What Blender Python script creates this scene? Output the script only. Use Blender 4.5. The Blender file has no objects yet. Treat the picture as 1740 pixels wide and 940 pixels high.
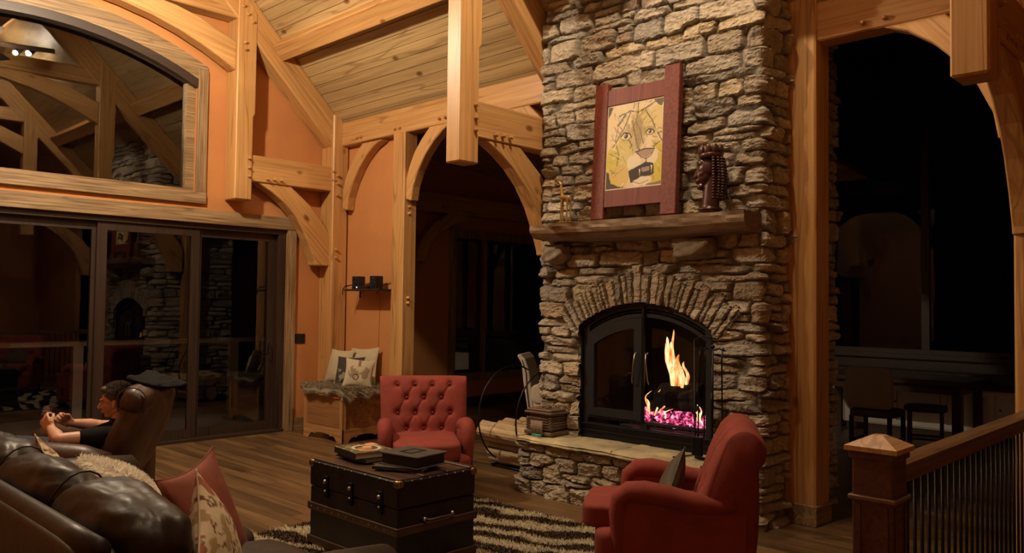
import bpy, bmesh, math, random
import numpy as np
from mathutils import Vector, Matrix, Quaternion
random.seed(7); RNG = np.random.default_rng(7)
SC = bpy.context.scene; COL = SC.collection
PI = math.pi

# ------------------------------------------------------------------ camera
CAM_F = 1378.0
yaw, pitch, roll = math.radians(44.0), math.atan(47/CAM_F), 0.0127
fw = Vector((math.cos(yaw)*math.cos(pitch), math.sin(yaw)*math.cos(pitch), math.sin(pitch)))
r0 = Vector((math.sin(yaw), -math.cos(yaw), 0)); u0 = r0.cross(fw)
rr = r0*math.cos(roll)+u0*math.sin(roll); uu = -r0*math.sin(roll)+u0*math.cos(roll)
cam = bpy.data.cameras.new('camera'); camo = bpy.data.objects.new('camera', cam); COL.objects.link(camo)
camo.matrix_world = Matrix(((rr.x, uu.x, -fw.x, 0), (rr.y, uu.y, -fw.y, 0), (rr.z, uu.z, -fw.z, 1.6), (0, 0, 0, 1)))
cam.sensor_fit = 'HORIZONTAL'; cam.sensor_width = 36; cam.lens = 36*CAM_F/1740; cam.clip_start = .05
SC.camera = camo
# ------------------------------------------------------------------ light levels
LAMP_COL = (1.0, 0.80, 0.56)
FAN_STRENGTH = 430.0      # the fan over the seating
FAN2_STRENGTH = 9.0     # the fan in the nearer bay
SPOT_STRENGTH = 700.0
W = bpy.data.worlds.new('night'); SC.world = W; W.use_nodes = True
W.node_tree.nodes['Background'].inputs[0].default_value = (0.012, 0.018, 0.035, 1)
W.node_tree.nodes['Background'].inputs[1].default_value = 0.002
SC.view_settings.view_transform = 'Standard'; SC.view_settings.look = 'None'
SC.view_settings.exposure = 2.22; SC.view_settings.gamma = 1; SC.view_settings.use_curve_mapping = False

# ------------------------------------------------------------------ materials
def nt(name):
    m = bpy.data.materials.new(name); m.use_nodes = True
    t = m.node_tree; b = t.nodes['Principled BSDF']
    return m, t, b
def node(t, kind, **kw):
    n = t.nodes.new(kind)
    for k, v in kw.items():
        if k in n.inputs.keys(): n.inputs[k].default_value = v
        else: setattr(n, k, v)
    return n
def ramp(t, stops):
    n = t.nodes.new('ShaderNodeValToRGB'); e = n.color_ramp.elements
    while len(e) < len(stops): e.new(.5)
    for i, (p, c) in enumerate(stops):
        e[i].position = p; e[i].color = (*c, 1) if len(c) == 3 else c
    return n
def coords(t, scale=(1, 1, 1), kind='Object'):
    tc = t.nodes.new('ShaderNodeTexCoord'); mp = t.nodes.new('ShaderNodeMapping')
    mp.inputs['Scale'].default_value = scale
    t.links.new(tc.outputs[kind], mp.inputs[0]); return mp
def plain(name, col, rough=.5, metal=0, noise=.0, nscale=20, bump=0, bscale=60, spec=.5, emit=None, es=1, sheen=0):
    m, t, b = nt(name); L = t.links.new
    b.inputs['Base Color'].default_value = (*col, 1); b.inputs['Roughness'].default_value = rough
    b.inputs['Metallic'].default_value = metal; b.inputs['Specular IOR Level'].default_value = spec
    if sheen: b.inputs['Sheen Weight'].default_value = sheen; b.inputs['Sheen Roughness'].default_value = .4; b.inputs['Sheen Tint'].default_value = (*[min(1, c*2+.1) for c in col], 1)
    if noise:
        mp = coords(t); n = node(t, 'ShaderNodeTexNoise', Scale=nscale, Detail=4.0)
        L(mp.outputs[0], n.inputs['Vector'])
        r = ramp(t, [(.3, [c*(1-noise) for c in col]), (.7, [min(1, c*(1+noise)) for c in col])])
        L(n.outputs[0], r.inputs[0]); L(r.outputs[0], b.inputs['Base Color'])
    if bump:
        mp = coords(t); n = node(t, 'ShaderNodeTexNoise', Scale=bscale, Detail=5.0); L(mp.outputs[0], n.inputs['Vector'])
        bp = node(t, 'ShaderNodeBump', Strength=bump, Distance=.01); L(n.outputs[0], bp.inputs['Height']); L(bp.outputs[0], b.inputs['Normal'])
    if emit: b.inputs['Emission Color'].default_value = (*emit, 1); b.inputs['Emission Strength'].default_value = es
    return m
def wood(name, c1, c2, dark, rough=.5, axis=0, knots=True, gs=1.0, bump=.15, planks=None, contrast=1):
    """grain runs along local axis; planks=(axis, width, seam colour)"""
    m, t, b = nt(name); L = t.links.new
    s = [30*gs]*3; s[axis] = .8*gs
    mp = coords(t, s); n = node(t, 'ShaderNodeTexNoise', Scale=1.3, Detail=7.0, Roughness=.6, Distortion=.25); L(mp.outputs[0], n.inputs['Vector'])
    r = ramp(t, [(.30, dark), (.45, c1), (.65, c2)]); L(n.outputs[0], r.inputs[0])
    s2 = [2.2*gs]*3; s2[axis] = .35*gs
    mp2 = coords(t, s2); n2 = node(t, 'ShaderNodeTexNoise', Scale=1.5, Detail=3.0); L(mp2.outputs[0], n2.inputs['Vector'])
    mx = node(t, 'ShaderNodeMix', data_type='RGBA', blend_type='MULTIPLY'); mx.inputs[0].default_value = .75
    r2 = ramp(t, [(.3, (.84, .80, .74) if contrast < 2 else (.45, .40, .34)), (.7, (1.1, 1.08, 1.05))]); L(n2.outputs[0], r2.inputs[0])
    L(r.outputs[0], mx.inputs[6]); L(r2.outputs[0], mx.inputs[7]); out = mx.outputs[2]
    if knots:
        s3 = [2.6*gs]*3; s3[axis] = 1.5*gs
        mp3 = coords(t, s3); v = node(t, 'ShaderNodeTexVoronoi', Scale=1.0); L(mp3.outputs[0], v.inputs['Vector'])
        r3 = ramp(t, [(.0, (.2, .12, .06)), (.05, (.35, .22, .12)), (.1, (1, 1, 1))]); L(v.outputs['Distance'], r3.inputs[0])
        m3 = node(t, 'ShaderNodeMix', data_type='RGBA', blend_type='MULTIPLY'); m3.inputs[0].default_value = .9
        L(out, m3.inputs[6]); L(r3.outputs[0], m3.inputs[7]); out = m3.outputs[2]
    if knots:   # drying checks: thin dark cracks along the grain
        s4 = [5*gs]*3; s4[axis] = .28*gs
        mp4 = coords(t, s4); n4 = node(t, 'ShaderNodeTexNoise', Scale=1.0, Detail=2.0, Distortion=.2); L(mp4.outputs[0], n4.inputs['Vector'])
        r4 = ramp(t, [(.488, (1, 1, 1)), (.496, (.50, .42, .36)), (.504, (.50, .42, .36)), (.512, (1, 1, 1))]); L(n4.outputs[0], r4.inputs[0])
        m4 = node(t, 'ShaderNodeMix', data_type='RGBA', blend_type='MULTIPLY'); m4.inputs[0].default_value = .6
        L(out, m4.inputs[6]); L(r4.outputs[0], m4.inputs[7]); out = m4.outputs[2]
    L(out, b.inputs['Base Color']); b.inputs['Roughness'].default_value = rough
    bp = node(t, 'ShaderNodeBump', Strength=bump, Distance=.01); L(n.outputs[0], bp.inputs['Height']); L(bp.outputs[0], b.inputs['Normal'])
    return m
def attrmat(name, rough=.7, mult=None, bump=0, bscale=80, sheen=0, spec=.4):
    m, t, b = nt(name); a = t.nodes.new('ShaderNodeAttribute'); a.attribute_name = 'Col'; L = t.links.new
    out = a.outputs['Color']
    if mult:
        mp = coords(t); n = node(t, 'ShaderNodeTexNoise', Scale=mult, Detail=6.0, Roughness=.65); L(mp.outputs[0], n.inputs['Vector'])
        r = ramp(t, [(.25, (.62, .6, .55)), (.75, (1.3, 1.28, 1.22))]); L(n.outputs[0], r.inputs[0])
        mx = node(t, 'ShaderNodeMix', data_type='RGBA', blend_type='MULTIPLY'); mx.inputs[0].default_value = 1
        L(out, mx.inputs[6]); L(r.outputs[0], mx.inputs[7]); out = mx.outputs[2]
    L(out, b.inputs['Base Color']); b.inputs['Roughness'].default_value = rough; b.inputs['Specular IOR Level'].default_value = spec
    if sheen: b.inputs['Sheen Weight'].default_value = sheen
    if bump:
        mp = coords(t); n = node(t, 'ShaderNodeTexNoise', Scale=bscale, Detail=6.0); L(mp.outputs[0], n.inputs['Vector'])
        bp = node(t, 'ShaderNodeBump', Strength=bump, Distance=.01); L(n.outputs[0], bp.inputs['Height']); L(bp.outputs[0], b.inputs['Normal'])
    return m
def glassmat(name, base=.07, tint=(1, 1, 1), fk=1.0):
    m = bpy.data.materials.new(name); m.use_nodes = True; t = m.node_tree; L = t.links.new
    t.nodes.clear(); o = t.nodes.new('ShaderNodeOutputMaterial')
    tr = node(t, 'ShaderNodeBsdfTransparent'); tr.inputs[0].default_value = (*tint, 1)
    gl = node(t, 'ShaderNodeBsdfGlossy', Roughness=.0); fr = node(t, 'ShaderNodeFresnel', IOR=1.5)
    ma = node(t, 'ShaderNodeMath', operation='MULTIPLY_ADD', use_clamp=True); ma.inputs[1].default_value = fk; ma.inputs[2].default_value = base
    L(fr.outputs[0], ma.inputs[0]); mix = t.nodes.new('ShaderNodeMixShader')
    L(ma.outputs[0], mix.inputs[0]); L(tr.outputs[0], mix.inputs[1]); L(gl.outputs[0], mix.inputs[2]); L(mix.outputs[0], o.inputs[0])
    return m
M = {}
M.update(
    fir=wood('honey_fir', (.54, .295, .108), (.62, .37, .15), (.40, .20, .068), .42),
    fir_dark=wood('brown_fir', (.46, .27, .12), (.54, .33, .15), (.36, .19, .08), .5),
    pine=wood('ceiling_pine', (.47, .34, .17), (.55, .41, .22), (.37, .25, .115), .5, axis=1),
    floor=wood('floor_planks', (.17, .085, .035), (.27, .15, .065), (.09, .04, .018), .28, axis=1, knots=False, bump=.05),
    trim=wood('knotty_trim', (.29, .19, .095), (.46, .33, .18), (.11, .065, .035), .55, gs=1.6, contrast=2),
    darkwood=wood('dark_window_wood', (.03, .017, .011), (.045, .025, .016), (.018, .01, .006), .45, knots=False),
    redwood=wood('red_barn_wood', (.16, .03, .018), (.22, .05, .03), (.09, .025, .018), .55, axis=2),
    newel=wood('stained_newel_wood', (.08, .032, .018), (.11, .046, .026), (.05, .018, .01), .4, axis=2, knots=False),
    rail=wood('stained_rail_wood', (.15, .08, .038), (.20, .115, .055), (.09, .045, .022), .35),
    mantel=wood('mantel_beam_wood', (.18, .115, .06), (.26, .17, .09), (.08, .045, .022), .5),
    chest=wood('chest_wood', (.44, .23, .09), (.56, .32, .14), (.25, .12, .04), .45),
    trunkw=wood('trunk_slat_wood', (.06, .03, .016), (.085, .045, .024), (.03, .015, .008), .4, knots=False),
    darktable=wood('dark_table_wood', (.05, .025, .015), (.07, .035, .02), (.02, .01, .006), .3, knots=False),
    log=wood('firewood', (.42, .30, .17), (.55, .42, .26), (.20, .13, .07), .8, knots=False, gs=.8, bump=.6),
    orange=plain('terracotta_plaster', (.55, .235, .078), .8, noise=.05, nscale=3, bump=.12, bscale=40),
    iron=plain('black_iron', (.012, .013, .015), .38, .6, bump=.05, bscale=200),
    ironflat=plain('firebox_iron', (.018, .02, .024), .5, .3, bump=.04, bscale=200),
    soot=plain('sooty_firebrick', (.02, .016, .014), .9, noise=.4, nscale=8),
    trunk=plain('trunk_black', (.012, .008, .007), .35, 0, noise=.5, nscale=9, bump=.3, bscale=30),
    brass=plain('old_brass', (.35, .26, .13), .3, 1),
    steel=plain('worn_steel', (.55, .52, .46), .3, 1),
    leather=plain('brown_leather', (.022, .014, .009), .44, 0, spec=.38, noise=.25, nscale=5, bump=.35, bscale=14),
    leather2=plain('recliner_leather', (.055, .025, .015), .42, 0, noise=.3, nscale=6, bump=.3, bscale=14),
    redfab=plain('red_velvet', (.225, .034, .021), .85, 0, noise=.16, nscale=7, bump=.1, bscale=120, sheen=.08),
    redcush=plain('rust_cushion_cloth', (.23, .058, .032), .85, 0, noise=.15, nscale=9, bump=.2, bscale=150),
    olive=plain('olive_velvet', (.060, .042, .02), .7, 0, noise=.2, nscale=8, sheen=.5),
    cream=plain('cream_cloth', (.50, .42, .28), .85, 0, noise=.08, nscale=6, bump=.2, bscale=100),
    charcoal=plain('charcoal_cloth', (.055, .045, .035), .8, 0, noise=.35, nscale=14),
    fur=plain('white_fur', (.93, .89, .78), .8, 0, noise=.06, nscale=10),
    sheep=plain('grey_sheepskin', (.26, .21, .14), .9, 0, noise=.25, nscale=10),
    white=plain('white_paint', (.72, .70, .64), .5),
    whitecloth=plain('white_slipcover', (.62, .57, .47), .85),
    greycloth=plain('grey_chair_cloth', (.30, .23, .19), .85, noise=.08),
    black=plain('black_plastic', (.012, .012, .013), .4),
    blackcloth=plain('black_cloth', (.008, .0075, .007), .9, spec=.15, bump=.3, bscale=20),
    skin=plain('skin', (.55, .29, .19), .5, noise=.08, nscale=20),
    hair=plain('greying_brown_hair', (.075, .048, .032), .5),
    jeans=plain('dark_jeans', (.02, .025, .04), .85),
    page=plain('book_pages', (.55, .48, .36), .8),
    teal=plain('teal_plastic', (.02, .35, .30), .35),
    bronze=plain('dark_bronze', (.07, .028, .022), .3, .25, noise=.3, nscale=18, spec=.6),
    gold=plain('pale_gilt', (.55, .38, .14), .35, .5),
    chestp=wood('chest_panel_wood', (.30, .145, .055), (.40, .21, .085), (.18, .08, .03), .45),
    cabin=wood('cabin_box_wood', (.12, .075, .045), (.19, .12, .075), (.05, .03, .02), .6, knots=False, gs=3),
    slab=attrmat('hearth_sandstone', .75, mult=5, bump=.5, bscale=14),
    stone=attrmat('ledge_stone', .88, mult=26, bump=.55, bscale=70, spec=.25),
    paint=attrmat('painted_canvas', .6), cloth_att=attrmat('woven_pattern', .85, bump=.2, bscale=120),
    rug=attrmat('rug_pile', .95, spec=.1), bookcover=attrmat('glossy_cover', .25),
    glass=glassmat('window_glass', .025, fk=.8), glass_hi=glassmat('double_window_glass', .045), glass_lo=glassmat('far_window_glass', .004, fk=.15), fireglass=glassmat('fire_glass', .0, (.92, .92, .92), fk=.3),
    charred=plain('charred_log', (.02, .014, .012), .9, noise=.5, nscale=12, bump=.8, bscale=25),
    led=plain('blue_led', (.1, .1, .6), .4, emit=(.25, .3, 1), es=3),
    deck=plain('deck_boards', (.16, .13, .12), .7), steel_dark=plain('dark_baluster', (.02, .017, .015), .4, .6),
    phone=plain('phone_glass', (.02, .02, .025), .1),
)
def flamemat():
    m = bpy.data.materials.new('flame'); m.use_nodes = True; t = m.node_tree; L = t.links.new; t.nodes.clear()
    o = t.nodes.new('ShaderNodeOutputMaterial'); mix = t.nodes.new('ShaderNodeMixShader')
    tr = t.nodes.new('ShaderNodeBsdfTransparent'); em = t.nodes.new('ShaderNodeEmission')
    tc = t.nodes.new('ShaderNodeTexCoord'); mp = t.nodes.new('ShaderNodeMapping'); mp.inputs['Scale'].default_value = (22, 22, 4)
    n = node(t, 'ShaderNodeTexNoise', Scale=1.2, Detail=3.0, Distortion=.5)
    L(tc.outputs['Object'], mp.inputs[0]); L(mp.outputs[0], n.inputs['Vector'])
    r = ramp(t, [(.35, (.9, .16, .02)), (.5, (1, .42, .12)), (.65, (1, .8, .45))]); L(n.outputs[0], r.inputs[0])
    L(r.outputs[0], em.inputs[0]); em.inputs[1].default_value = .42
    r2 = ramp(t, [(.3, (.15, .15, .15)), (.55, (.8, .8, .8))]); L(n.outputs[0], r2.inputs[0])
    lw = node(t, 'ShaderNodeLayerWeight', Blend=.35); inv = node(t, 'ShaderNodeMath', operation='SUBTRACT'); inv.inputs[0].default_value = 1
    L(lw.outputs['Facing'], inv.inputs[1]); mu = node(t, 'ShaderNodeMath', operation='MULTIPLY', use_clamp=True)
    L(r2.outputs[0], mu.inputs[0]); L(inv.outputs[0], mu.inputs[1])
    L(mu.outputs[0], mix.inputs[0]); L(tr.outputs[0], mix.inputs[1]); L(em.outputs[0], mix.inputs[2]); L(mix.outputs[0], o.inputs[0])
    return m
for k_ in ('fur', 'rug'):
    t_ = M[k_].node_tree; b_ = t_.nodes['Principled BSDF']; o_ = t_.nodes['Material Output']; tl_ = t_.nodes.new('ShaderNodeBsdfTranslucent'); mx_ = t_.nodes.new('ShaderNodeMixShader'); mx_.inputs[0].default_value = .45
    t_.links.new(b_.inputs['Base Color'].links[0].from_socket, tl_.inputs[0]); t_.links.new(b_.outputs[0], mx_.inputs[1]); t_.links.new(tl_.outputs[0], mx_.inputs[2]); t_.links.new(mx_.outputs[0], o_.inputs[0])
M['flame'] = flamemat()
def embermat(name, c1, c2, s, sc=24):
    m, t, b = nt(name); L = t.links.new; mp = coords(t); n = node(t, 'ShaderNodeTexNoise', Scale=sc, Detail=4.0); L(mp.outputs[0], n.inputs['Vector'])
    r = ramp(t, [(.42, (.02, .002, .006)), (.52, c1), (.66, c2)]); L(n.outputs[0], r.inputs[0]); L(r.outputs[0], b.inputs['Emission Color'])
    b.inputs['Emission Strength'].default_value = s; b.inputs['Base Color'].default_value = (.03, .01, .012, 1); return m
M['ember'] = embermat('glowing_embers', (.75, .035, .16), (1, .5, .72), .29)
M['lamp'] = plain('lamp_globe', (1, 1, 1), .5, emit=LAMP_COL, es=FAN_STRENGTH)
M['lamp2'] = plain('dim_lamp_globe', (1, 1, 1), .5, emit=LAMP_COL, es=FAN2_STRENGTH)
M['spot'] = plain('spot_bulb', (1, 1, 1), .5, emit=LAMP_COL, es=SPOT_STRENGTH)

# ------------------------------------------------------------------ object helpers
def V(*a): return Vector(a if len(a) > 1 else a[0])
def tag(o, label=None, cat=None, group=None, kind=None):
    if label: o['label'] = label
    if cat: o['category'] = cat
    if group: o['group'] = group
    if kind: o['kind'] = kind
    return o
def thing(name, label, cat, loc=(0, 0, 0), rz=0, group=None):
    o = bpy.data.objects.new(name, None); COL.objects.link(o); o.empty_display_size = .1
    o.location = loc; o.rotation_euler = (0, 0, rz); tag(o, label, cat, group); return o
FRAMED = {}
def attach(o, parent, frame):
    if frame is not None: o.matrix_local = frame
    if parent:
        o.parent = parent
        if parent.name in FRAMED: o.matrix_parent_inverse = FRAMED[parent.name].inverted()
    if frame is not None: FRAMED[o.name] = frame.copy()
def mk(name, verts, faces, mat, parent=None, smooth=False, frame=None, colors=None):
    """verts are in the parent's space (world when top level); frame re-expresses them so the wood grain follows local X"""
    me = bpy.data.meshes.new(name)
    if frame is not None:
        inv = frame.inverted(); verts = [inv @ Vector(v) for v in verts]
    if isinstance(verts, np.ndarray): verts = verts.tolist()
    if isinstance(faces, np.ndarray): faces = faces.tolist()
    me.from_pydata([tuple(v) for v in verts], [], faces); me.validate()
    if smooth: me.polygons.foreach_set('use_smooth', [True]*len(me.polygons))
    if colors is not None:
        a = me.color_attributes.new('Col', 'FLOAT_COLOR', 'POINT'); c = np.ones((len(verts), 4), dtype=np.float32); c[:, :3] = colors
        a.data.foreach_set('color', c.ravel())
    me.materials.append(M[mat] if isinstance(mat, str) else mat)
    o = bpy.data.objects.new(name, me); COL.objects.link(o)
    attach(o, parent, frame); return o
def frombm(name, bm, mat, parent=None, smooth=False, frame=None):
    bmesh.ops.recalc_face_normals(bm, faces=bm.faces)
    me = bpy.data.meshes.new(name)
    if frame is not None: bm.transform(frame.inverted())
    bm.to_mesh(me); bm.free()
    if smooth: me.polygons.foreach_set('use_smooth', [True]*len(me.polygons))
    me.materials.append(M[mat] if isinstance(mat, str) else mat)
    o = bpy.data.objects.new(name, me); COL.objects.link(o)
    attach(o, parent, frame); return o
def addbox(bm, lo, hi, bev=0, seg=1, mx=None):
    lo = Vector(lo); hi = Vector(hi); c = (lo+hi)/2; s = hi-lo
    g = bmesh.ops.create_cube(bm, size=1, matrix=Matrix.Translation(c) @ Matrix.Diagonal((s.x, s.y, s.z, 1)))
    vs = g['verts']
    if bev:
        es = list({e for v in vs for e in v.link_edges})
        g2 = bmesh.ops.bevel(bm, geom=es+vs, offset=bev, segments=seg, profile=.5, affect='EDGES', clamp_overlap=True)
        vs = list({v for f in g2['faces'] for v in f.verts} | {v for v in vs if v.is_valid})
    if mx is not None: bmesh.ops.transform(bm, matrix=mx, verts=[v for v in vs if v.is_valid])
    return vs
def box(name, lo, hi, mat, parent=None, bev=0, seg=1, axis=0, smooth=False, mx=None):
    """box; axis = grain direction"""
    bm = bmesh.new(); addbox(bm, lo, hi, bev, seg, mx)
    c = (Vector(lo)+Vector(hi))/2
    R = [Matrix.Identity(4), Matrix.Rotation(PI/2, 4, 'Z'), Matrix.Rotation(-PI/2, 4, 'Y')][axis]
    fr = Matrix.Translation(c) @ R
    if mx is not None: fr = mx @ fr
    return frombm(name, bm, mat, parent, smooth, fr)
def chain_tube(bm, pts, rad, n=8, cap=True):
    pts = [Vector(p) for p in pts]; rs = rad if hasattr(rad, '__len__') else [rad]*len(pts)
    rings = []; up = Vector((0, 0, 1)); prev = None
    for i, p in enumerate(pts):
        d = (pts[min(i+1, len(pts)-1)]-pts[max(i-1, 0)]).normalized()
        a = prev if prev is not None else (up if abs(d.dot(up)) < .95 else Vector((1, 0, 0)))
        x = (a-d*a.dot(d)).normalized(); y = d.cross(x); prev = x
        rings.append([bm.verts.new(p+(x*math.cos(2*PI*k/n)+y*math.sin(2*PI*k/n))*rs[i]) for k in range(n)])
    for a, b in zip(rings, rings[1:]):
        for k in range(n): bm.faces.new((a[k], a[(k+1) % n], b[(k+1) % n], b[k]))
    if cap: bm.faces.new(rings[0][::-1]); bm.faces.new(rings[-1])
def tube(name, pts, rad, mat, parent=None, n=8, smooth=True):
    bm = bmesh.new(); chain_tube(bm, pts, rad, n); return frombm(name, bm, mat, parent, smooth)
def tubes(name, lst, mat, parent=None, n=8, smooth=True):
    bm = bmesh.new()
    for pts, r in lst: chain_tube(bm, pts, r, n)
    return frombm(name, bm, mat, parent, smooth)
def prism(name, poly, plane, a, b, mat, parent=None, grain=None, bev=0, holes=()):
    """polygon (two coords) extruded along the third from a to b. plane in XZ, YZ, XY. holes allowed"""
    def p3(p, t): return {'XZ': (p[0], t, p[1]), 'YZ': (t, p[0], p[1]), 'XY': (p[0], p[1], t)}[plane]
    bm = bmesh.new()
    from mathutils.geometry import delaunay_2d_cdt
    loops = [poly]+list(holes); vs = []; es = []
    for lp in loops:
        k = len(vs); vs += [Vector(p) for p in lp]; es += [(k+i, k+(i+1) % len(lp)) for i in range(len(lp))]
    if holes:
        fcs = [list(range(len(poly)))]
        k = len(poly)
        for h in holes: fcs.append(list(range(k, k+len(h)))); k += len(h)
        ov, oe, of, a_, b_, fo = delaunay_2d_cdt(vs, [], fcs, 0, 1e-6)
        tri = [f for f, o in zip(of, fo) if o == [0]]
    else:
        ov, oe, of, a_, b_, fo = delaunay_2d_cdt(vs, [], [list(range(len(poly)))], 1, 1e-6)
        tri = of
    A = [bm.verts.new(p3(v, a)) for v in ov]; B = [bm.verts.new(p3(v, b)) for v in ov]
    cnt = {}
    for f in tri:
        bm.faces.new([A[i] for i in f]); bm.faces.new([B[i] for i in f][::-1])
        for i in range(len(f)):
            e = (f[i], f[(i+1) % len(f)]); cnt[tuple(sorted(e))] = cnt.get(tuple(sorted(e)), 0)+1
    for (i, j), c in cnt.items():
        if c == 1: bm.faces.new((A[i], A[j], B[j], B[i]))
    fr = None
    if grain is not None:
        p, q = Vector(p3(grain[0], (a+b)/2)), Vector(p3(grain[1], (a+b)/2)); x = (q-p).normalized()
        n = Vector({'XZ': (0, 1, 0), 'YZ': (1, 0, 0), 'XY': (0, 0, 1)}[plane]); z = x.cross(n).normalized(); y = z.cross(x)
        fr = Matrix(((x.x, y.x, z.x, p.x), (x.y, y.y, z.y, p.y), (x.z, y.z, z.z, p.z), (0, 0, 0, 1)))
    if bev:
        bmesh.ops.remove_doubles(bm, verts=bm.verts, dist=1e-5); bmesh.ops.recalc_face_normals(bm, faces=bm.faces)
        bmesh.ops.dissolve_limit(bm, angle_limit=.01, verts=bm.verts, edges=bm.edges)
        ed = [e for e in bm.edges if len(e.link_faces) == 2 and e.calc_face_angle(0) > .8]
        bmesh.ops.bevel(bm, geom=ed, offset=bev, segments=1, affect='EDGES', clamp_overlap=True)
    return frombm(name, bm, mat, parent, False, fr)
def copy_tree(o, parent=None):
    c = o.copy(); COL.objects.link(c)
    if parent: c.parent = parent
    for ch in o.children: copy_tree(ch, c)
    return c
def lathe(bm, prof, n=16, mx=Matrix.Identity(4)):
    rings = [[bm.verts.new(mx @ Vector((r*math.cos(2*PI*k/n), r*math.sin(2*PI*k/n), z))) for k in range(n)] for r, z in prof]
    for a, b in zip(rings, rings[1:]):
        for k in range(n): bm.faces.new((a[k], a[(k+1) % n], b[(k+1) % n], b[k]))
    bm.faces.new(rings[0][::-1]); bm.faces.new(rings[-1])
# smooth bodies out of overlapping ellipsoids and tapered limbs, merged into one surface
def ell(c, r, rot=None):
    return ('e', Vector(c), Vector(r) if hasattr(r, '__len__') else Vector((r, r, r)), rot)
def limb(a, ra, b, rb): return ('l', Vector(a), ra, Vector(b), rb)
def boxp(lo, hi): return ('b', lo, hi)
def blob(name, prims, voxel, mat, parent=None, smooth=2, frame=None):
    bm = bmesh.new()
    for p in prims:
        if p[0] == 'e':
            mx = Matrix.Translation(p[1])
            if p[3] is not None: mx = mx @ p[3].to_4x4()
            bmesh.ops.create_uvsphere(bm, u_segments=20, v_segments=12, radius=1, matrix=mx @ Matrix.Diagonal((*p[2], 1)))
        elif p[0] == 'b': addbox(bm, p[1], p[2])
        else:
            a, ra, b, rb = p[1:]; d = (b-a); L = d.length; d = d.normalized()
            pts = []; rs = []
            for k in range(6):
                t = -math.cos(PI/2*k/5.0) if k < 5 else 0
                pts.append(a+d*ra*t); rs.append(max(ra*math.sqrt(max(0, 1-t*t)), 1e-4))
            for k in range(6):
                t = math.sin(PI/2*k/5.0)
                pts.append(b+d*rb*t); rs.append(max(rb*math.sqrt(max(0, 1-t*t)), 1e-4))
            chain_tube(bm, pts, rs, 16)
    o = frombm(name, bm, mat, parent, True, frame)
    r = o.modifiers.new('r', 'REMESH'); r.mode = 'VOXEL'; r.voxel_size = voxel; r.use_smooth_shade = True
    s = o.modifiers.new('s', 'SMOOTH'); s.iterations = smooth*3; s.factor = .5
    bpy.context.view_layer.update()
    me = bpy.data.meshes.new_from_object(o.evaluated_get(bpy.context.evaluated_depsgraph_get()))
    o.modifiers.clear(); o.data = me
    return o
# noise
def vnoise(x, y, seed=0):
    rg = np.random.default_rng(seed); T = rg.random((256, 256))
    xi = np.floor(x).astype(int); yi = np.floor(y).astype(int); fx = x-xi; fy = y-yi
    fx = fx*fx*(3-2*fx); fy = fy*fy*(3-2*fy)
    g = lambda a, b: T[a % 256, b % 256]
    return (g(xi, yi)*(1-fx)+g(xi+1, yi)*fx)*(1-fy)+(g(xi, yi+1)*(1-fx)+g(xi+1, yi+1)*fx)*fy
def fbm(x, y, seed=0, o=4):
    s = 0; a = .5
    for k in range(o): s = s+a*(vnoise(x*2**k+k*17.3, y*2**k+k*9.1, seed+k)*2-1); a *= .5
    return s
def gridfaces(nu, nv, keep=None):
    i, j = np.meshgrid(np.arange(nu-1), np.arange(nv-1), indexing='ij'); a = (i*nv+j).ravel()
    f = np.stack([a, a+nv, a+nv+1, a+1], 1)
    if keep is not None: f = f[keep.ravel()]
    return f

# ================================================================== THE SETTING
XC, RZ = 2.45, 9.80           # ridge line x, and z = RZ - x on the right slope
def arc_pts(cx, cz, R, x0, x1, n=28): return [(x, cz+math.sqrt(R*R-(x-cx)**2)) for x in np.linspace(x0, x1, n)]
ACX, ACZ = 2.45, .72
win = [(.8, 2.83), (4.1, 2.83)]+arc_pts(ACX, ACZ, 3.78, 4.1, .8)
door = [(-.40, -.01), (5.28, -.01), (5.28, 2.5), (-.40, 2.5)]
wg = prism('wall_gable', [(-1.1, -.05), (6.2, -.05), (6.2, 3.75), (XC, 7.5), (-1.1, 3.95)], 'XZ', 9.0, 9.2, 'orange', holes=[win, door]); tag(wg, kind='structure')
def struct(name, *a, **k): return tag(box(name, *a, **k), kind='structure')
struct('wall_left', (-1.25, -3, 0), (-1.1, 9.2, 4.0), 'orange'); struct('wall_back', (-1.25, -3.15, 0), (12, -3, 7.6), 'orange')
struct('wall_eave', (6.0, 7.52, 0), (6.1, 9.0, 3.8), 'orange')
tag(prism('wall_alcove', [(6.1, 0), (11.6, 0), (11.6, 3.9), (6.1, 3.9)], 'XZ', 9.3, 9.45, 'orange', holes=[[(8.36, .52), (10.8, .52), (10.8, 2.62), (8.36, 2.62)]]), kind='structure')
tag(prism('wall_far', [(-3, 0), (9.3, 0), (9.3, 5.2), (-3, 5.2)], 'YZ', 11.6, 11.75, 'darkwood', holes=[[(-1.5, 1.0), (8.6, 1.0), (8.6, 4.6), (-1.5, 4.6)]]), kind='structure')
struct('wall_stair', (6.0, -3, 0), (6.1, -.6, 4), 'orange')
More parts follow.
